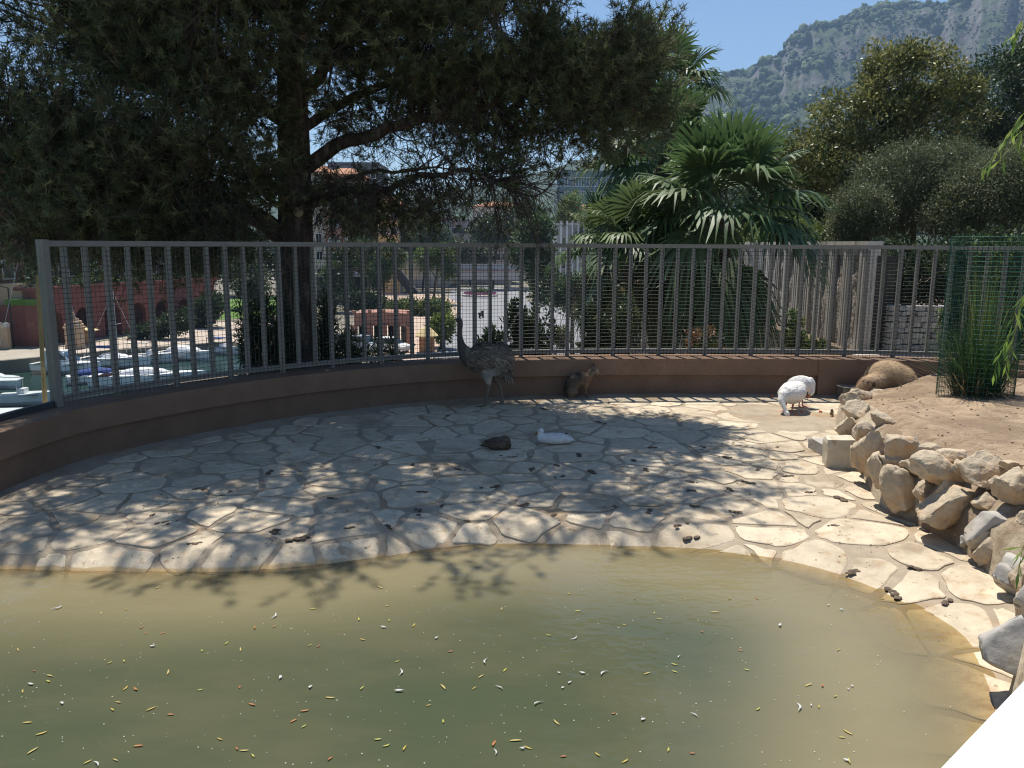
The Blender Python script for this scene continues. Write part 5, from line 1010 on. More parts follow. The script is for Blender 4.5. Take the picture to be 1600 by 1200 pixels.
for k, (px, py, rx_, ry_, Y, nm) in enumerate([(600, 360, 50, 30, 175, 'broad tree under the pine twigs before the yellow house'), (660, 365, 40, 26, 180, 'tree before the pale long block'), (770, 362, 36, 22, 190, 'tree beside the pale pink block'), (815, 340, 40, 30, 200, 'tall tree left of the glass office'), (935, 365, 36, 24, 150, 'tree below the small white villa'), (560, 345, 20, 30, 145, 'slim pale tree in front of the pink house')]): ft('town_tree', nm, px, 440, [(px, py, rx_, ry_), (px+rx_*.5, py+ry_*.4, rx_*.6, ry_*.6)], Y, MG+DG+OL, 110+k, 260, lf=.7)
dw = thing('underpass', 'black shaded underpass entrance below the garden trees', 'underpass', (AY(535, 470, 140).x, 140, GZ)); hz_ = AY(535, 432, 140).z-GZ
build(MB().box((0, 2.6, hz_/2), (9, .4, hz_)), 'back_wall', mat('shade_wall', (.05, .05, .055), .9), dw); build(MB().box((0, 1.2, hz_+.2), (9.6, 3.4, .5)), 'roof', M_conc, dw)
for s_ in (-1, 1): build(MB().box((s_*4.6, 1.2, hz_/2-.05), (.4, 2.6, hz_-.1)), 'side_wall', M_conc, dw)

# ---- mountain
rp = [(-600, 345), (0, 335), (400, 318), (700, 300), (850, 270), (950, 232), (1020, 190), (1060, 160), (1085, 140), (1110, 132), (1130, 121), (1160, 117), (1178, 101), (1200, 98), (1208, 86), (1218, 68), (1260, 50), (1290, 38), (1335, 19), (1380, 15), (1425, 21), (1450, 14), (1470, 0), (1520, -25), (1600, -45), (1750, -60), (2000, -60), (2300, 0)]
pxs = np.concatenate([np.arange(-600, 1000, 25), np.arange(1000, 1660, 4.5), np.arange(1660, 2000, 20)]); rid = np.interp(pxs, [p[0] for p in rp], [p[1] for p in rp]); rows = 84
V = np.zeros((len(pxs), rows+1, 3)); N3 = mnoise.noise
for i, (px, py) in enumerate(zip(pxs, rid)):
    d = ray(px, 380); d.z = 0; d.normalize(); d2 = ray(px, py); tanr = d2.z/math.hypot(d2.x, d2.y)
    R0 = 1500+120*N3(Vector((px*.004, 0, 0))); zr = EYE.z+R0*tanr
    for j in range(rows+1):
        t = j/rows*1.25
        rr = 620+(R0-620)*t; tt = min(t, 1)
        hprof = np.interp(tt, [0, .35, .62, .70, .88, 1.0], [0, .20, .40, .50, .90, 1.0]); sm = tt*tt*(3-2*tt); hprof = .6*hprof+.4*sm
        z = -9+(zr+9)*hprof; cl = max(0, 1-abs(tt-.76)/.24)
        p = d*rr; q = Vector((p.x*.012, p.y*.012, 1.7)); rib = abs(N3(Vector((px*.028, tt*2.2, 5))))*34+abs(N3(Vector((px*.075, tt*4, 8))))*16
        fade = 1-max(0, (tt-.93)/.07)
        z += fade*min(1, tt*4)*zr/380*(N3(q)*16+N3(q*2.7)*8+N3(q*6)*4); rr2 = rr+cl*rib*1.6*zr/350
        if t > 1: z = zr-(t-1)*240+6*N3(q*4)
        elif tt > .93: z += (1-fade)*5*N3(Vector((px*.09, 3, 1)))
        V[i, j] = (d.x*rr2, d.y*rr2, z)
ii = np.arange(len(pxs)*(rows+1)).reshape(len(pxs), rows+1); Q = np.stack([ii[1:, :-1], ii[:-1, :-1], ii[:-1, 1:], ii[1:, 1:]], -1).reshape(-1, 4)
def cliff(N, L, tc, c):
    ge = N.new('ShaderNodeNewGeometry'); sx = N.new('ShaderNodeSeparateXYZ'); L.new(ge.outputs['Normal'], sx.inputs[0]); n = noisev(N, L, tc, .013, 9); ad = N.new('ShaderNodeMath'); ad.operation = 'MULTIPLY_ADD'; ad.inputs[1].default_value = 1.1; L.new(n, ad.inputs[0]); L.new(sx.outputs[2], ad.inputs[2])
    rk = mixcol(N, L, ramp(N, L, noisev(N, L, tc, .03, 8, (1, 1, .4)), .35, .65), (.075, .068, .064), (.165, .15, .14)); gr = mixcol(N, L, ramp(N, L, noisev(N, L, tc, .05, 6), .4, .65), (.028, .044, .018), (.07, .09, .035)); return mixcol(N, L, ramp(N, L, ad.outputs[0], 1.12, 1.36), rk, gr)
M_mtn = mat('mountain_rock', (.3, .3, .3), .95, .2, .02, 7., .05, extra=cliff)
tag(mk('mountain', npmesh('mountain', V.reshape(-1, 3), Q, smooth=True), M_mtn), 'steep limestone mountain with green scrub', kind='structure')
# trees on the slope: a far wood
g = rs(99); T8 = MB().ell((0, 0, 0), (1, 1, 1), None, 6, 4); TV = np.array(T8.v); TF = T8.f
C = []; Cc = []
ci0 = int(np.argmin(abs(pxs-990)))
for k in range(15000):
    i = g.randint(ci0, int(np.argmin(abs(pxs-1640)))); j = g.randint(10, rows*4//5+1); p = V[i, j]+(V[i+1, min(j+1, rows)]-V[i, j])*g.rand(); e1_ = V[i+1, j]-V[i, j]; e2_ = V[i, min(j+1, rows)]-V[i, j]; nn_ = np.cross(e2_, e1_); nn_ = nn_/max(1e-6, np.linalg.norm(nn_)); up_ = abs(nn_[2])
    veg = N3(Vector(p)*.011)*.6+up_*1.1+(.5 if j > rows*.76 else 0)
    if veg < .80+.35*g.rand(): continue
    C.append(p); Cc.append(np.array([(.035, .055, .022), (.055, .08, .03), (.028, .042, .02), (.09, .115, .045)][g.randint(4)])*g.uniform(.7, 1.3))
C = np.array(C); n_ = len(C); s3 = (2.4+5.5*g.rand(n_, 1, 1)**2)*np.stack([np.ones(n_), np.ones(n_), g.uniform(.8, 1.3, n_)], 1)[:, None, :]; jit = 1+.28*g.normal(size=(n_, len(TV), 1)); VV = C[:, None, :]+np.array([0, 0, 2.5])+TV[None]*s3*jit
f4 = np.array([f for f in TF if len(f) == 4]); f3 = np.array([f for f in TF if len(f) == 3]); f3 = np.column_stack([f3, f3[:, 2]])
tris = np.concatenate([f4[:, [0, 1, 2]], f4[:, [0, 2, 3]], f3[:, :3]]); FF = (tris[None]+(np.arange(n_)*len(TV))[:, None, None]).reshape(-1, 3)
M_far = mat('far_foliage', (.05, .07, .03), .95, .35, .3, attr=True)
tag(mk('mountain_wood', npmesh('mountain_wood', VV.reshape(-1, 3), FF, np.repeat(np.array(Cc), len(TV), 0)), M_far), 'dark scrub and trees scattered over the mountain side', 'woodland', kind='stuff')
g = rs(100); OC = np.array([(1, 0, 0), (0, 1, 0), (-1, 0, 0), (0, -1, 0), (0, 0, 1), (0, 0, -1.)]); OF = np.array([(0, 1, 4), (1, 2, 4), (2, 3, 4), (3, 0, 4), (1, 0, 5), (2, 1, 5), (3, 2, 5), (0, 3, 5)]); ns_ = 20000
ia = g.randint(ci0, len(pxs)-1, ns_); ja = g.randint(8, rows*4//5, ns_); fa, fb2 = g.rand(ns_, 1), g.rand(ns_, 1); Pm = V[ia, ja]+(V[ia+1, ja]-V[ia, ja])*fa+(V[ia, ja+1]-V[ia, ja])*fb2
vg = np.array([N3(Vector(p)*.02)+.5*N3(Vector(p)*.06) for p in Pm]); Pm = Pm[vg > -.12]; ns_ = len(Pm); VV = Pm[:, None, :]+OC[None]*(g.uniform(1.2, 3.2, (ns_, 1, 1)))*(1+.3*g.normal(size=(ns_, 6, 1)))
tag(mk('mountain_scrub', npmesh('mountain_scrub', VV.reshape(-1, 3), (OF[None]+(np.arange(ns_)*6)[:, None, None]).reshape(-1, 3), np.repeat(pick(g, [(.05, .065, .028), (.08, .095, .045), (.035, .05, .024), (.12, .12, .07)], ns_), 6, 0)), M_far), 'low green bushes dotting the mountain cliffs', 'scrub', kind='stuff')
# ---- air
hv = bpy.data.materials.new('haze'); hv.use_nodes = True; N = hv.node_tree.nodes; N.remove(N['Principled BSDF']); pv = N.new('ShaderNodeVolumePrincipled'); pv.inputs['Color'].default_value = (.45, .68, 1, 1); pv.inputs['Density'].default_value = .0002; pv.inputs['Anisotropy'].default_value = .2; hv.node_tree.links.new(pv.outputs[0], N['Material Output'].inputs['Volume'])
hz = tag(build(MB().box((0, 950, 275), (5200, 2700, 576)), 'haze', hv), 'thin blue air between the yard and the mountain', 'haze', kind='stuff')
# ================================================================== ANIMALS
M_fur = mat('animal_coat', (.2, .15, .1), .85, .18, 25, .004, 60, attr=True)
M_feath = mat('feather', (.2, .2, .2), .8, .12, 12, attr=True, trans=.15)
M_white = mat('white_plumage', (.74, .72, .68), .8, .06, 9, .006, 26, attr=True)
M_eye = mat('eye', (.012, .01, .008), .15, .05, 3, spec=.6)
M_horn = mat('bill_orange', (.50, .16, .06), .45, .12, 20)
M_horn2 = mat('bill_grey', (.10, .085, .07), .5, .12, 20)
M_claw = mat('leg_grey', (.17, .14, .11), .7, .2, 20)
def blob(name, chains, ells, voxel, smooth, colfn, ma, parent):
    mb = MB()
    for ch in chains:
        for (p, a), (q, b) in zip(ch[:-1], ch[1:]):
            p, q = Vector(p), Vector(q); L = (q-p).length; n_ = max(2, int(L/(max(.004, min(a, b))*.45))); n_ = min(n_, 26)
            for i in range(n_+1):
                t = i/n_; r_ = a+(b-a)*t; mb.ell(p+(q-p)*t, (r_, r_, r_), None, 10, 7)
    for c, r_, rz in ells: mb.ell(c, r_, Matrix.Rotation(rz, 3, 'Y'), 18, 12)
    o = build(mb, 'tmp', None); md = o.modifiers.new('r', 'REMESH'); md.mode = 'VOXEL'; md.voxel_size = voxel; md.use_smooth_shade = True
    ms = o.modifiers.new('s', 'SMOOTH'); ms.iterations = smooth; ms.factor = .5
    dg = bpy.context.evaluated_depsgraph_get(); me = bpy.data.meshes.new_from_object(o.evaluated_get(dg)); me.name = name
    om = o.data; bpy.data.objects.remove(o); bpy.data.meshes.remove(om); me.materials.clear()
    V = np.empty(len(me.vertices)*3, np.float32); me.vertices.foreach_get('co', V); V = V.reshape(-1, 3)
    if 'Col' in me.color_attributes: me.color_attributes.remove(me.color_attributes['Col'])
    setcol(me, np.clip(colfn(V.astype(float)), 0, 1)); me.polygons.foreach_set('use_smooth', np.ones(len(me.polygons), bool))
    return mk(name, me, ma, parent)
def surf(o, n_, seed):
    me = o.data; g = rs(seed); k = len(me.polygons); ar = np.empty(k, np.float32); me.polygons.foreach_get('area', ar); c = np.empty(k*3, np.float32); me.polygons.foreach_get('center', c); nn = np.empty(k*3, np.float32); me.polygons.foreach_get('normal', nn)
    i = g.choice(k, n_, p=ar/ar.sum()); return c.reshape(-1, 3)[i].astype(float), nn.reshape(-1, 3)[i].astype(float), g
def flow(P, Nn, d):
    d = np.broadcast_to(np.asarray(d, float), P.shape); t = d-(d*Nn).sum(1, keepdims=True)*Nn; return unit(t)
def grad(P, pts):
    """colour by nearest of (point, colour) with soft blending"""
    W = np.stack([1/(((P-np.array(p))**2).sum(1)+1e-4)**2 for p, c in pts], 1); W /= W.sum(1, keepdims=True); return W@np.array([c for p, c in pts])
def az(b): return -math.atan2(b.x, b.y)
# ---- rhea
S = 661.
def rx(cx, cy, y=0): return ((cx-500)/S, y, (850-cy)/S)
b = G(772, 634); rh = thing('rhea', 'large grey brown flightless bird standing by the wall, long neck raised', 'bird', b, az(b))
body_ch = [[(rx(262, 415), .10), (rx(245, 372), .075), (rx(222, 325), .052), (rx(206, 250), .036), (rx(210, 180), .03), (rx(216, 135), .030), (rx(206, 108), .036), (rx(192, 104), .030)],
           [(rx(440, 555, -.06), .085), (rx(452, 640, -.06), .036), (rx(456, 670, -.06), .026), (rx(436, 770, -.06), .017), (rx(430, 832, -.06), .019), (rx(395, 845, -.065), .014), (rx(352, 848, -.07), .010)],
           [(rx(430, 835, -.06), .016), (rx(385, 848, -.02), .009)],
           [(rx(525, 600, .07), .085), (rx(545, 665, .07), .036), (rx(553, 700, .07), .025), (rx(573, 790, .07), .017), (rx(580, 830, .07), .019), (rx(545, 843, .065), .014), (rx(500, 846, .06), .010)], [(rx(578, 833, .07), .015), (rx(530, 846, .12), .009)]]
body_el = [(rx(420, 430), (.25, .175, .19), 0), (rx(530, 450), (.20, .165, .215), .25), (rx(320, 440), (.15, .13, .14), .2)]
def rcol(P):
    base = np.tile([.16, .135, .11], (len(P), 1)); neck = P[:, 0] < -.36; base[neck] = (.085, .072, .062); leg = P[:, 2] < .36; base[leg] = (.19, .155, .12)
    belly = (P[:, 2] < .50) & (P[:, 2] > .30) & (P[:, 0] < -.02) & (P[:, 0] > -.34); base[belly] = (.42, .38, .32); return base
ro = blob('body', body_ch, body_el, .011, 6, rcol, M_fur, rh)
P, Nn, g = surf(ro, 7000, 5); ok = (P[:, 2] > .44) & (P[:, 0] > -.36); P, Nn = P[ok], Nn[ok]; n_ = len(P)
dirs = flow(P, Nn, np.stack([.75+.2*g.normal(size=n_), .25*g.normal(size=n_), -.35-1.1*np.clip(P[:, 0]+.05, 0, 1)-.1*g.normal(size=n_)], 1))+Nn*.10
bel = (P[:, 2] < .52) & (P[:, 0] < .02); cl = pick(g, [(.17, .135, .10), (.24, .195, .15), (.12, .095, .07), (.38, .32, .25)], n_, .25); cl[bel] = (.40, .36, .30)
leaves('plumage', P, dirs, Nn, g.uniform(.05, .12, n_), g.uniform(.009, .018, n_), cl, M_feath, rh, fold=.02)
q = g.uniform(0, 1, 420); P = np.array([rx(540+85*t, 450+130*t, 0) for t in q])+np.clip(g.normal(size=(420, 3)), -1.3, 1.3)*np.array([.045, .08, .035]); D = np.stack([.30+.15*g.normal(size=420), .15*g.normal(size=420), -1+0*q], 1)
leaves('tail_plumes', P, D, g.normal(size=(420, 3)), g.uniform(.06, .13, 420), .016, pick(g, [(.17, .135, .10), (.28, .23, .18), (.12, .095, .07), (.40, .34, .27)], 420), M_feath, rh, fold=.02)
build(MB().tube([rx(190, 100), rx(172, 103), rx(158, 108)], [.018, .013, .004], 8), 'bill', M_horn2, rh, smooth=True)
for s_ in (-1, 1): build(MB().ell(rx(200, 104, s_*.034), (.008, .005, .008)), 'eye', M_eye, rh, smooth=True)
# ---- mara
S2 = 1370.
def mx_(cx, cy, y=0): return ((cx-560)/S2, y, (965-cy)/S2)
b = G(907, 621.5); ma_ = thing('mara', 'long-legged brown grey rodent sitting upright against the wall', 'animal', b, az(b))
ch = [[(mx_(385, 800), .10), (mx_(400, 730), .112), (mx_(450, 660), .108), (mx_(545, 610), .098), (mx_(640, 590), .082), (mx_(690, 585), .066), (mx_(728, 530), .05), (mx_(757, 470), .043), (mx_(795, 420), .046), (mx_(845, 450), .033), (mx_(885, 476), .021)]]
for s_ in (-1, 1):
    ch += [[(mx_(390, 820, s_*.055), .085), (mx_(450, 830, s_*.075), .05), (mx_(395, 900, s_*.08), .03), (mx_(345, 945, s_*.08), .022), (mx_(440, 955, s_*.08), .016)],
           [(mx_(665, 640, s_*.04), .055), (mx_(655, 740, s_*.045), .028), (mx_(655, 830, s_*.045), .016), (mx_(685, 930, s_*.045), .014), (mx_(725, 957, s_*.045), .013)],
           [(mx_(765, 385, s_*.028), .018), (mx_(750 if s_ < 0 else 790, 340, s_*.04), .016), (mx_(742 if s_ < 0 else 802, 300, s_*.044), .008)]]
mo = blob('body', ch, [], .008, 4, lambda P: grad(P, [(mx_(520, 560), (.065, .055, .045)), (mx_(420, 620), (.05, .043, .037)), (mx_(330, 820), (.03, .027, .025)), (mx_(720, 620), (.22, .12, .06)), (mx_(700, 680), (.26, .16, .09)), (mx_(560, 720), (.13, .105, .075)), (mx_(800, 420), (.17, .13, .10)), (mx_(860, 470), (.24, .19, .14)), (mx_(430, 860), (.26, .21, .14)), (mx_(670, 880), (.13, .10, .08)), (mx_(770, 330), (.08, .06, .05))]), M_fur, ma_)
P, Nn, g = surf(mo, 2600, 6); n_ = len(P); Vc = np.array([c.color[:3] for c in mo.data.color_attributes['Col'].data]); Vv = np.array([v.co[:] for v in mo.data.vertices]); ix = [int(np.argmin(((Vv-p)**2).sum(1))) for p in P]
leaves('fur', P, flow(P, Nn, (-.7, 0, -.7))+Nn*.3, Nn, g.uniform(.012, .026, n_), .003, np.clip(Vc[ix]*g.uniform(.7, 1.4, (n_, 1)), 0, 1), M_feath, ma_, fold=.02)
for s_ in (-1, 1): build(MB().ell(mx_(800, 412, s_*.043), (.010, .006, .010)), 'eye', M_eye, ma_, smooth=True)
build(MB().ell(mx_(893, 470), (.009, .013, .009)), 'nose', M_eye, ma_, smooth=True)
# ---- ducks
def duck(loc, name, label, S3, conv, chains, ells, colfn, ma, seed, billp, eyes, vox=.006, bm_=None, fl=(1, 0, -.2), n_f=900, cat='duck'):
    t = thing(name, label, cat, loc, az(loc)); o = blob('body', chains, ells, vox, 4, colfn, ma, t); P, Nn, g = surf(o, n_f, seed); Vc = np.array([c.color[:3] for c in o.data.color_attributes['Col'].data]); Vv = np.array([v.co[:] for v in o.data.vertices]); ix = [int(np.argmin(((Vv-p)**2).sum(1))) for p in P]
    k = P[:, 2] > .03
    for q_, r_ in chains[0][1:]: k &= ((P-np.array(q_))**2).sum(1) > (r_*1.5)**2
    P, Nn = P[k], Nn[k]; ix = np.array(ix)[k]; n_ = len(P)
    leaves('feathers', P, flow(P, Nn, fl)+Nn*.03, Nn, g.uniform(.02, .05, n_), g.uniform(.010, .02, n_), np.clip(Vc[ix]*g.uniform(.88, 1.1, (n_, 1)), 0, 1), M_feath if ma is M_fur else M_white, t, fold=.02)
    if billp: build(MB().tube(billp[0], billp[1], 8), 'bill', bm_ or M_horn, t, smooth=True)
    for e in eyes: build(MB().ell(e, (.005, .003, .005)), 'eye', M_eye, t, smooth=True)
    return t
def dx(cx, cy, y=0): return ((cx-1190)/1383, y, (318-cy)/1383)
Wc = lambda P: np.tile([.72, .70, .66], (len(P), 1))
dk = duck(G(866, 693), 'white_duck', 'white duck resting on the shaded flagstones', 1383, dx, [[(dx(1000, 245), .05), (dx(980, 195), .031), (dx(982, 150), .030), (dx(992, 132), .033), (dx(972, 142), .026)], [(dx(1380, 240), .04), (dx(1440, 258), .018), (dx(1470, 266), .008)]],
     [(dx(1180, 243), (.165, .085, .062), .03), (dx(1060, 250), (.09, .07, .052), 0), (dx(1290, 235), (.13, .075, .055), .12)], Wc, M_white, 7, ([dx(955, 150), dx(925, 172), dx(896, 192)], [.017, .014, .009]), [dx(972, 122, -.031)], fl=(1, 0, -.15), bm_=mat('bill_tan', (.32, .19, .09), .5))
build(MB().tube([dx(1345, 172), dx(1370, 160), dx(1392, 148)], [.008, .006, .002], 6), 'tail_curl', M_white, dk, smooth=True)
def bx_(cx, cy, y=0): return ((cx-370)/1383, y, (415-cy)/1383)
g0 = rs(3)
def bcol(P):
    n = np.array([mnoise.noise(Vector(p*55)) for p in P]); return np.array([.11, .08, .055])*(1+.8*n[:, None])
duck(G(778, 703), 'brown_duck', 'mottled brown duck asleep on the shaded flagstones with head tucked back', 1383, bx_, [[(bx_(480, 300), .05), (bx_(500, 262), .036), (bx_(465, 250), .038), (bx_(420, 255), .028)], [(bx_(230, 320), .045), (bx_(160, 345), .015)]], [(bx_(370, 325), (.13, .085, .066), .05), (bx_(460, 335), (.075, .07, .056), 0)], bcol, M_fur, 8, None, [], fl=(-1, 0, -.2))
# ---- geese
def gx_(cx, cy, y=0): return ((cx-560)/1250, y, (832-cy)/1250)
M_pink = mat('leg_pink', (.52, .20, .16), .6, .12, 20)
def gcol(P): return np.tile([.74, .72, .68], (len(P), 1))
def goose(loc, label, body, neck, bill, legs, eyes, seed):
    t = duck(loc, 'white_goose', label, 1250, gx_, [neck], body, gcol, M_white, seed, bill, eyes, vox=.008, fl=(.6, .7, -.2) if seed == 9 else (-1, .1, -.2), n_f=1200, cat='goose')
    tag(t, group='white geese by the wall'); t.scale = (.9, .9, .93)
    for lg in legs:
        mb = MB(); mb.tube(lg[:3], [.018, .011, .009], 7); f = Vector(lg[2]); d = Vector(lg[3])-f; d.z = 0; ln = d.length; d.normalize(); sd = Vector((-d.y, d.x, 0))
        tips = [f+d*ln+Vector((0, 0, -f.z+.006)), f+d*ln*.85+sd*ln*.5+Vector((0, 0, -f.z+.006)), f+d*ln*.85-sd*ln*.5+Vector((0, 0, -f.z+.006))]; h = f+Vector((0, 0, .012))
        mb.add([h, tips[1], tips[0], tips[2], f-Vector((0, 0, f.z-.002))], [(0, 1, 2), (0, 2, 3), (4, 2, 1), (4, 3, 2), (0, 4, 1), (0, 3, 4)])
        for tp_ in tips: mb.tube([h, tp_], [.007, .004], 5)
        build(mb, 'leg', M_pink, t)
    return t
goose(G(1236, 645), 'white goose pecking at the ground with its neck stretched down to the carrots', [(gx_(570, 470, 0), (.18, .24, .142), .1), (gx_(480, 480, -.12), (.13, .12, .12), 0), (gx_(640, 450, .16), (.13, .16, .11), 0), (gx_(560, 560, -.02), (.12, .15, .09), 0)],
      [(gx_(430, 500, -.2), .085), (gx_(395, 570, -.26), .054), (gx_(425, 635, -.30), .038), (gx_(452, 690, -.33), .028), (gx_(470, 730, -.34), .027), (gx_(492, 772, -.345), .041), (gx_(503, 792, -.35), .036)], ([gx_(508, 800, -.365), gx_(520, 845, -.375), gx_(532, 900, -.385)], [.026, .021, .011]),
      [(gx_(480, 640, -.03), gx_(450, 730, -.04), gx_(420, 812, -.05), gx_(290, 820, -.10)), (gx_(590, 660, .05), gx_(578, 740, .04), gx_(570, 815, .03), gx_(560, 830, -.08))], [gx_(478, 778, -.375), gx_(515, 778, -.372)], 9)
goose(G(1241, 636), 'white goose behind its feeding mate with its neck arched down beside the wall', [(gx_(640, 420, 0), (.19, .13, .125), -.1), (gx_(720, 420, 0), (.11, .11, .11), 0)],
      [(gx_(745, 380, 0), .075), (gx_(800, 345, 0), .052), (gx_(848, 385, -.01), .038), (gx_(858, 460, -.02), .030), (gx_(842, 530, -.03), .040), (gx_(818, 570, -.035), .034)], ([gx_(805, 590, -.04), gx_(788, 620, -.045), gx_(770, 655, -.05)], [.024, .017, .008]),
      [(gx_(640, 560, -.04), gx_(640, 680, -.04), gx_(640, 815, -.04), gx_(720, 825, -.08)), (gx_(690, 560, .05), gx_(690, 680, .05), gx_(700, 815, .05), gx_(780, 825, .02))], [gx_(822, 552, -.07)], 10)
# ---- capybara
def cx_(cx, cy, y=0): return ((cx-640)/1180, y, (835-cy)/1180)
b = G(1384, 628); cb_ = thing('capybara', 'tan furry capybara resting between the wall and the boulders', 'capybara', b, az(b)); cb_.scale = (1.07, 1.07, 1.12)
ch = [[(cx_(560, 560, -.10), .17), (cx_(450, 560, -.20), .13), (cx_(370, 560, -.26), .105), (cx_(310, 600, -.31), .078), (cx_(285, 640, -.34), .062)], [(cx_(455, 535, -.25), .03), (cx_(460, 500, -.30), .026)]]
for s_ in (-1, 1): ch += [[(cx_(520, 700, s_*.12-.08), .08), (cx_(500, 800, s_*.12-.1), .04), (cx_(470, 822, s_*.12-.12), .03)], [(cx_(830, 650, s_*.13), .11), (cx_(840, 790, s_*.14), .05), (cx_(800, 822, s_*.14), .035)]]
co = blob('body', ch, [(cx_(640, 500, 0), (.27, .22, .225), .12), (cx_(780, 540, .03), (.21, .21, .21), .1)], .014, 6, lambda P: grad(P, [(cx_(600, 300), (.48, .35, .22)), (cx_(850, 450), (.45, .32, .19)), (cx_(640, 640, -.2), (.22, .15, .085)), (cx_(320, 580, -.3), (.30, .20, .12)), (cx_(400, 440, -.2), (.5, .37, .24))]), M_fur, cb_)
P, Nn, g = surf(co, 9000, 12); Vc = np.array([c.color[:3] for c in co.data.color_attributes['Col'].data]); Vv = np.array([v.co[:] for v in co.data.vertices]); k = P[:, 2] > .1; P, Nn = P[k], Nn[k]; n_ = len(P); ix = [int(np.argmin(((Vv-p)**2).sum(1))) for p in P]
leaves('fur', P, flow(P, Nn, (.9, .2, -.4))+Nn*.45+g.normal(size=(n_, 3))*.12, Nn, g.uniform(.025, .055, n_), .0032, np.clip(Vc[ix]*g.uniform(.65, 1.4, (n_, 1)), 0, 1), M_feath, cb_, fold=.02)
for e in (cx_(318, 505, -.335), cx_(380, 515, -.36)): build(MB().ell(e, (.012, .010, .014)), 'eye', M_eye, cb_, smooth=True)
build(MB().ell(cx_(452, 545, -.325), (.034, .016, .04)), 'ear', mat('dark_ear', (.035, .025, .02), .8), cb_, smooth=True)
# ---- sparrow
b = G(1299, 652); sp = thing('sparrow', 'tiny brown sparrow perched on the soil near the carrots', 'bird', b, az(b))
blob('body', [[((0, 0, .045), .024), ((.004, 0, .07), .02), ((.0, 0, .09), .016)], [((.0, .01, .04), .016), ((.02, .05, .015), .006)]], [], .004, 3, lambda P: grad(P, [((0, -.02, .05), (.24, .19, .13)), ((0, .03, .05), (.11, .075, .05)), ((0, 0, .1), (.13, .09, .06))]), M_fur, sp)
build(MB().tube([(-.012, -.008, .092), (-.026, -.016, .09)], [.005, .001], 6), 'bill', M_horn2, sp)
for s_ in (-1, 1): build(MB().tube([(s_*.008, 0, .03), (s_*.009, -.004, .002)], .002, 4), 'leg', M_claw, sp)
# ================================================================== SMALL THINGS ON FLOOR AND WATER
M_carrot = mat('carrot', (.62, .16, .03), .55, .15, 30)
for px, py, rz, ln in ((1244, 651, .5, .07), (1282, 646, -.3, .04), (1207, 621, .2, .04), (1253, 646, 1.2, .03)):
    p = G(px, py); mb = MB().tube([(-ln/2, 0, .013), (-ln/4, .003, .014), (ln/4, 0, .012), (ln/2, -.004, .010)], [.008, .013, .011, .006], 8); o = build(mb, 'carrot_piece', M_carrot, smooth=True); o.location = p+Vector((0, 0, .012)); o.rotation_euler = (0, 0, rz); tag(o, 'orange piece of carrot lying on the soil by the geese', 'carrot', 'carrot pieces by the geese')
# droppings and mud smears
M_drop = mat('dropping', (.115, .085, .06), .9, .4, 30, .01, 40)
g = rs(51); meshes = []
for k in range(6):
    mb = MB(); n_ = 5+k
    for i in range(n_): r_ = g.uniform(.006, .016); mb.ell((g.normal()*.022, g.normal()*.012, r_*.25), (r_*g.uniform(.9, 2.0), r_, r_*.4), Matrix.Rotation(g.uniform(0, 3), 3, 'Z'), 7, 5)
    o = build(mb, 'dropping', M_drop, smooth=True); meshes.append(o.data); bpy.data.objects.remove(o)
spots = [(1001, 840), (1078, 829), (1057, 818), (1268, 770), (1314, 781), (1150, 800), (1085, 792), (1015, 800), (960, 793), (1083, 754), (1184, 735), (1170, 755), (1080, 768), (1140, 765), (935, 660), (1300, 820), (1335, 876),
         (865, 806), (820, 790), (905, 712), (800, 716), (830, 735), (645, 727), (815, 712), (870, 728), (607, 824), (655, 798), (690, 792), (545, 826), (468, 842), (430, 832), (255, 818), (262, 820), (240, 805), (310, 765), (305, 850), (700, 650), (850, 640), (775, 762), (720, 735), (660, 770), (590, 700), (500, 710), (420, 740), (360, 770), (520, 780), (1020, 700), (1010, 736), (990, 720), (925, 738), (880, 745), (735, 815), (1135, 872), (1396, 905), (1430, 880), (1480, 925), (1100, 700), (1130, 715), (1215, 700), (1230, 745)]
for k, (px, py) in enumerate(spots):
    p = G(px, py); p.z = float(floor_h([p[:2]])[0])+.006; o = mk('dropping', meshes[k % 6], M_drop, None, p); o.rotation_euler = (0, 0, g.uniform(0, 6.28)); s_ = g.uniform(.7, 1.5); o.scale = (s_*1.3, s_, s_*.8); tag(o, 'dark crumbled dropping on the flagstones', 'dropping', 'droppings on the flagstones')
mb = MB()
cp_ = np.array([list(G(g.uniform(200, 1500), g.uniform(640, 880))[:2]) for k in range(600)]); dd, ss, _ = seg_dist(cp_, EDGE); ww, wws, _ = seg_dist(cp_, WALL); hz3 = floor_h(cp_)
for k in range(600):
    if dd[k]*ss[k] < .05 or ww[k]*wws[k] > -.1: continue
    r_ = g.uniform(.002, .007); mb.ell((cp_[k, 0], cp_[k, 1], hz3[k]+.006), (r_*1.5, r_, r_*.5), None, 5, 3)
tag(build(mb, 'floor_crumbs', M_drop), 'tiny dark crumbs scattered over the flagstones', 'crumbs', kind='stuff')
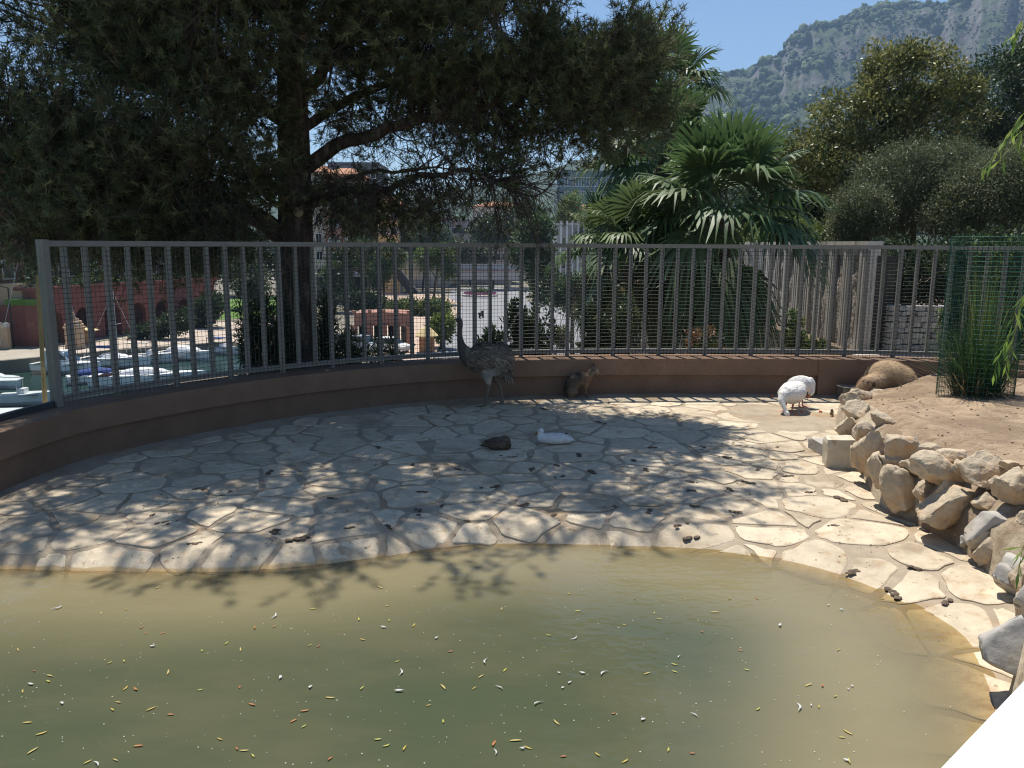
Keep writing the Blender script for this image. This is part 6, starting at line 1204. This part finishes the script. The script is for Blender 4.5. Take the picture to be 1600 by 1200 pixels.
# floating leaves and feathers
def floating(name, label, group, cat, mlist, n_, region, seed, zoff=.004, smin=.55, smax=.95, ma=None, dens=None, edge_off=-.25):
    g = rs(seed); k = 0; tr_ = 0
    while k < n_ and tr_ < 5000:
        tr_ += 1; px, py = g.uniform(*region[0]), g.uniform(*region[1]); p = G(px, py, WATER_Z); d_, s_, _ = seg_dist([p[:2]], EDGE)
        if d_[0]*s_[0] > edge_off: continue
        o = mk(name, mlist[g.randint(len(mlist))], ma, None, p+Vector((0, 0, zoff))); o.rotation_euler = (g.normal()*.05, g.normal()*.05, g.uniform(0, 6.28)); s = g.uniform(smin, smax); o.scale = (s, s, s); tag(o, label, cat, group); k += 1
def leafm(name, ln, wd, col, curl, seed):
    mb = MB(); n_ = 7; g = rs(seed); v = []
    for i in range(n_+1): t = i/n_; w_ = wd*math.sin(math.pi*min(1, t*.96+.02))**.8/2; y = .06*ln*math.sin(t*3); z = curl*ln*(t-.5)**2*4; v += [(ln*(t-.5), y-w_, z+.0015), (ln*(t-.5), y, z), (ln*(t-.5), y+w_, z+.0015)]
    mb.add(v, [(i*3+j, i*3+j+1, i*3+j+4, i*3+j+3) for i in range(n_) for j in range(2)]); o = build(mb, name, mat('f_'+name+str(seed), col, .6, .15, 20)); me = o.data; bpy.data.objects.remove(o); return me
YL = [leafm('willow_leaf', .055, .011, (.40, .31, .07), .03, 1), leafm('willow_leaf', .045, .011, (.38, .36, .08), .05, 2), leafm('willow_leaf', .065, .012, (.42, .33, .12), .02, 3)]
OR = [leafm('withered_leaf', .05, .013, (.34, .15, .05), .06, 4), leafm('withered_leaf', .035, .011, (.30, .12, .05), .05, 5)]
floating('willow_leaf', 'narrow yellow willow leaf floating on the murky pond', 'yellow leaves on the pond', 'leaf', YL, 74, ((20, 1350), (905, 1195)), 61)
floating('withered_leaf', 'narrow orange brown withered leaf floating on the murky pond', 'orange leaves on the pond', 'leaf', OR, 26, ((10, 1300), (910, 1195)), 62)
def featherm(ln, wd, seed, bend):
    g = rs(seed); mb = MB(); n_ = 9; q = lambda t: np.array([ln*(t-.5), bend*ln*(t-.5)**2*4, .004+.05*ln*(t-.4)**2*4])
    mb.tube([q(t) for t in np.linspace(-.12, 1, 8)], [.0014]*7+[.0005], 4)
    for s_ in (-1, 1):
        for i in range(n_):
            t0, t1 = i/n_, (i+.92)/n_; w0 = wd*math.sin(math.pi*(t0*.85+.12)); w1 = wd*math.sin(math.pi*(t1*.85+.12)); a, b = q(t0), q(t1); sh = np.array([ln*.07, 0, 0])
            mb.add([a, b, b+np.array([0, s_*w1/2*g.uniform(.75, 1.05), .003])+sh, a+np.array([0, s_*w0/2*g.uniform(.75, 1.05), .003])+sh], [(0, 1, 2, 3)] if s_ > 0 else [(3, 2, 1, 0)])
    o = build(mb, 'feather', mat('white_feather', (.56, .56, .54), .8, .06, 20)); me = o.data; bpy.data.objects.remove(o); return me
FE = [featherm(.045, .018, 1, .05), featherm(.035, .02, 2, .1), featherm(.06, .013, 3, .2), featherm(.025, .016, 4, .1)]
floating('feather', 'small white feather floating on the murky pond', 'feathers on the pond', 'feather', FE, 34, ((20, 1350), (930, 1195)), 63)
mb = MB(); g = rs(64)
cp_ = [G(g.uniform(0, 1500), g.uniform(900, 1199), WATER_Z) for k in range(420)]; d_, s_, _ = seg_dist(np.array([list(p[:2]) for p in cp_]), EDGE)
for k, p in enumerate(cp_):
    if d_[k]*s_[k] > -.1: continue
    r_ = g.uniform(.0015, .0042); mb.ell((p.x, p.y, WATER_Z+.002), (r_, r_, r_*.5), None, 5, 3)
tag(build(mb, 'floating_specks', mat('down_speck', (.6, .58, .5), .9)), 'tiny pale specks of down floating on the pond', 'specks', kind='stuff')
tri = sum(len(me.loops)-2*len(me.polygons) for me in bpy.data.meshes if me.users); print('triangles', tri, 'objects', len(bpy.data.objects))
if 0:
    for me in sorted(bpy.data.meshes, key=lambda m: -len(m.polygons))[:26]: print(me.name, len(me.loops)-2*len(me.polygons), me.users)
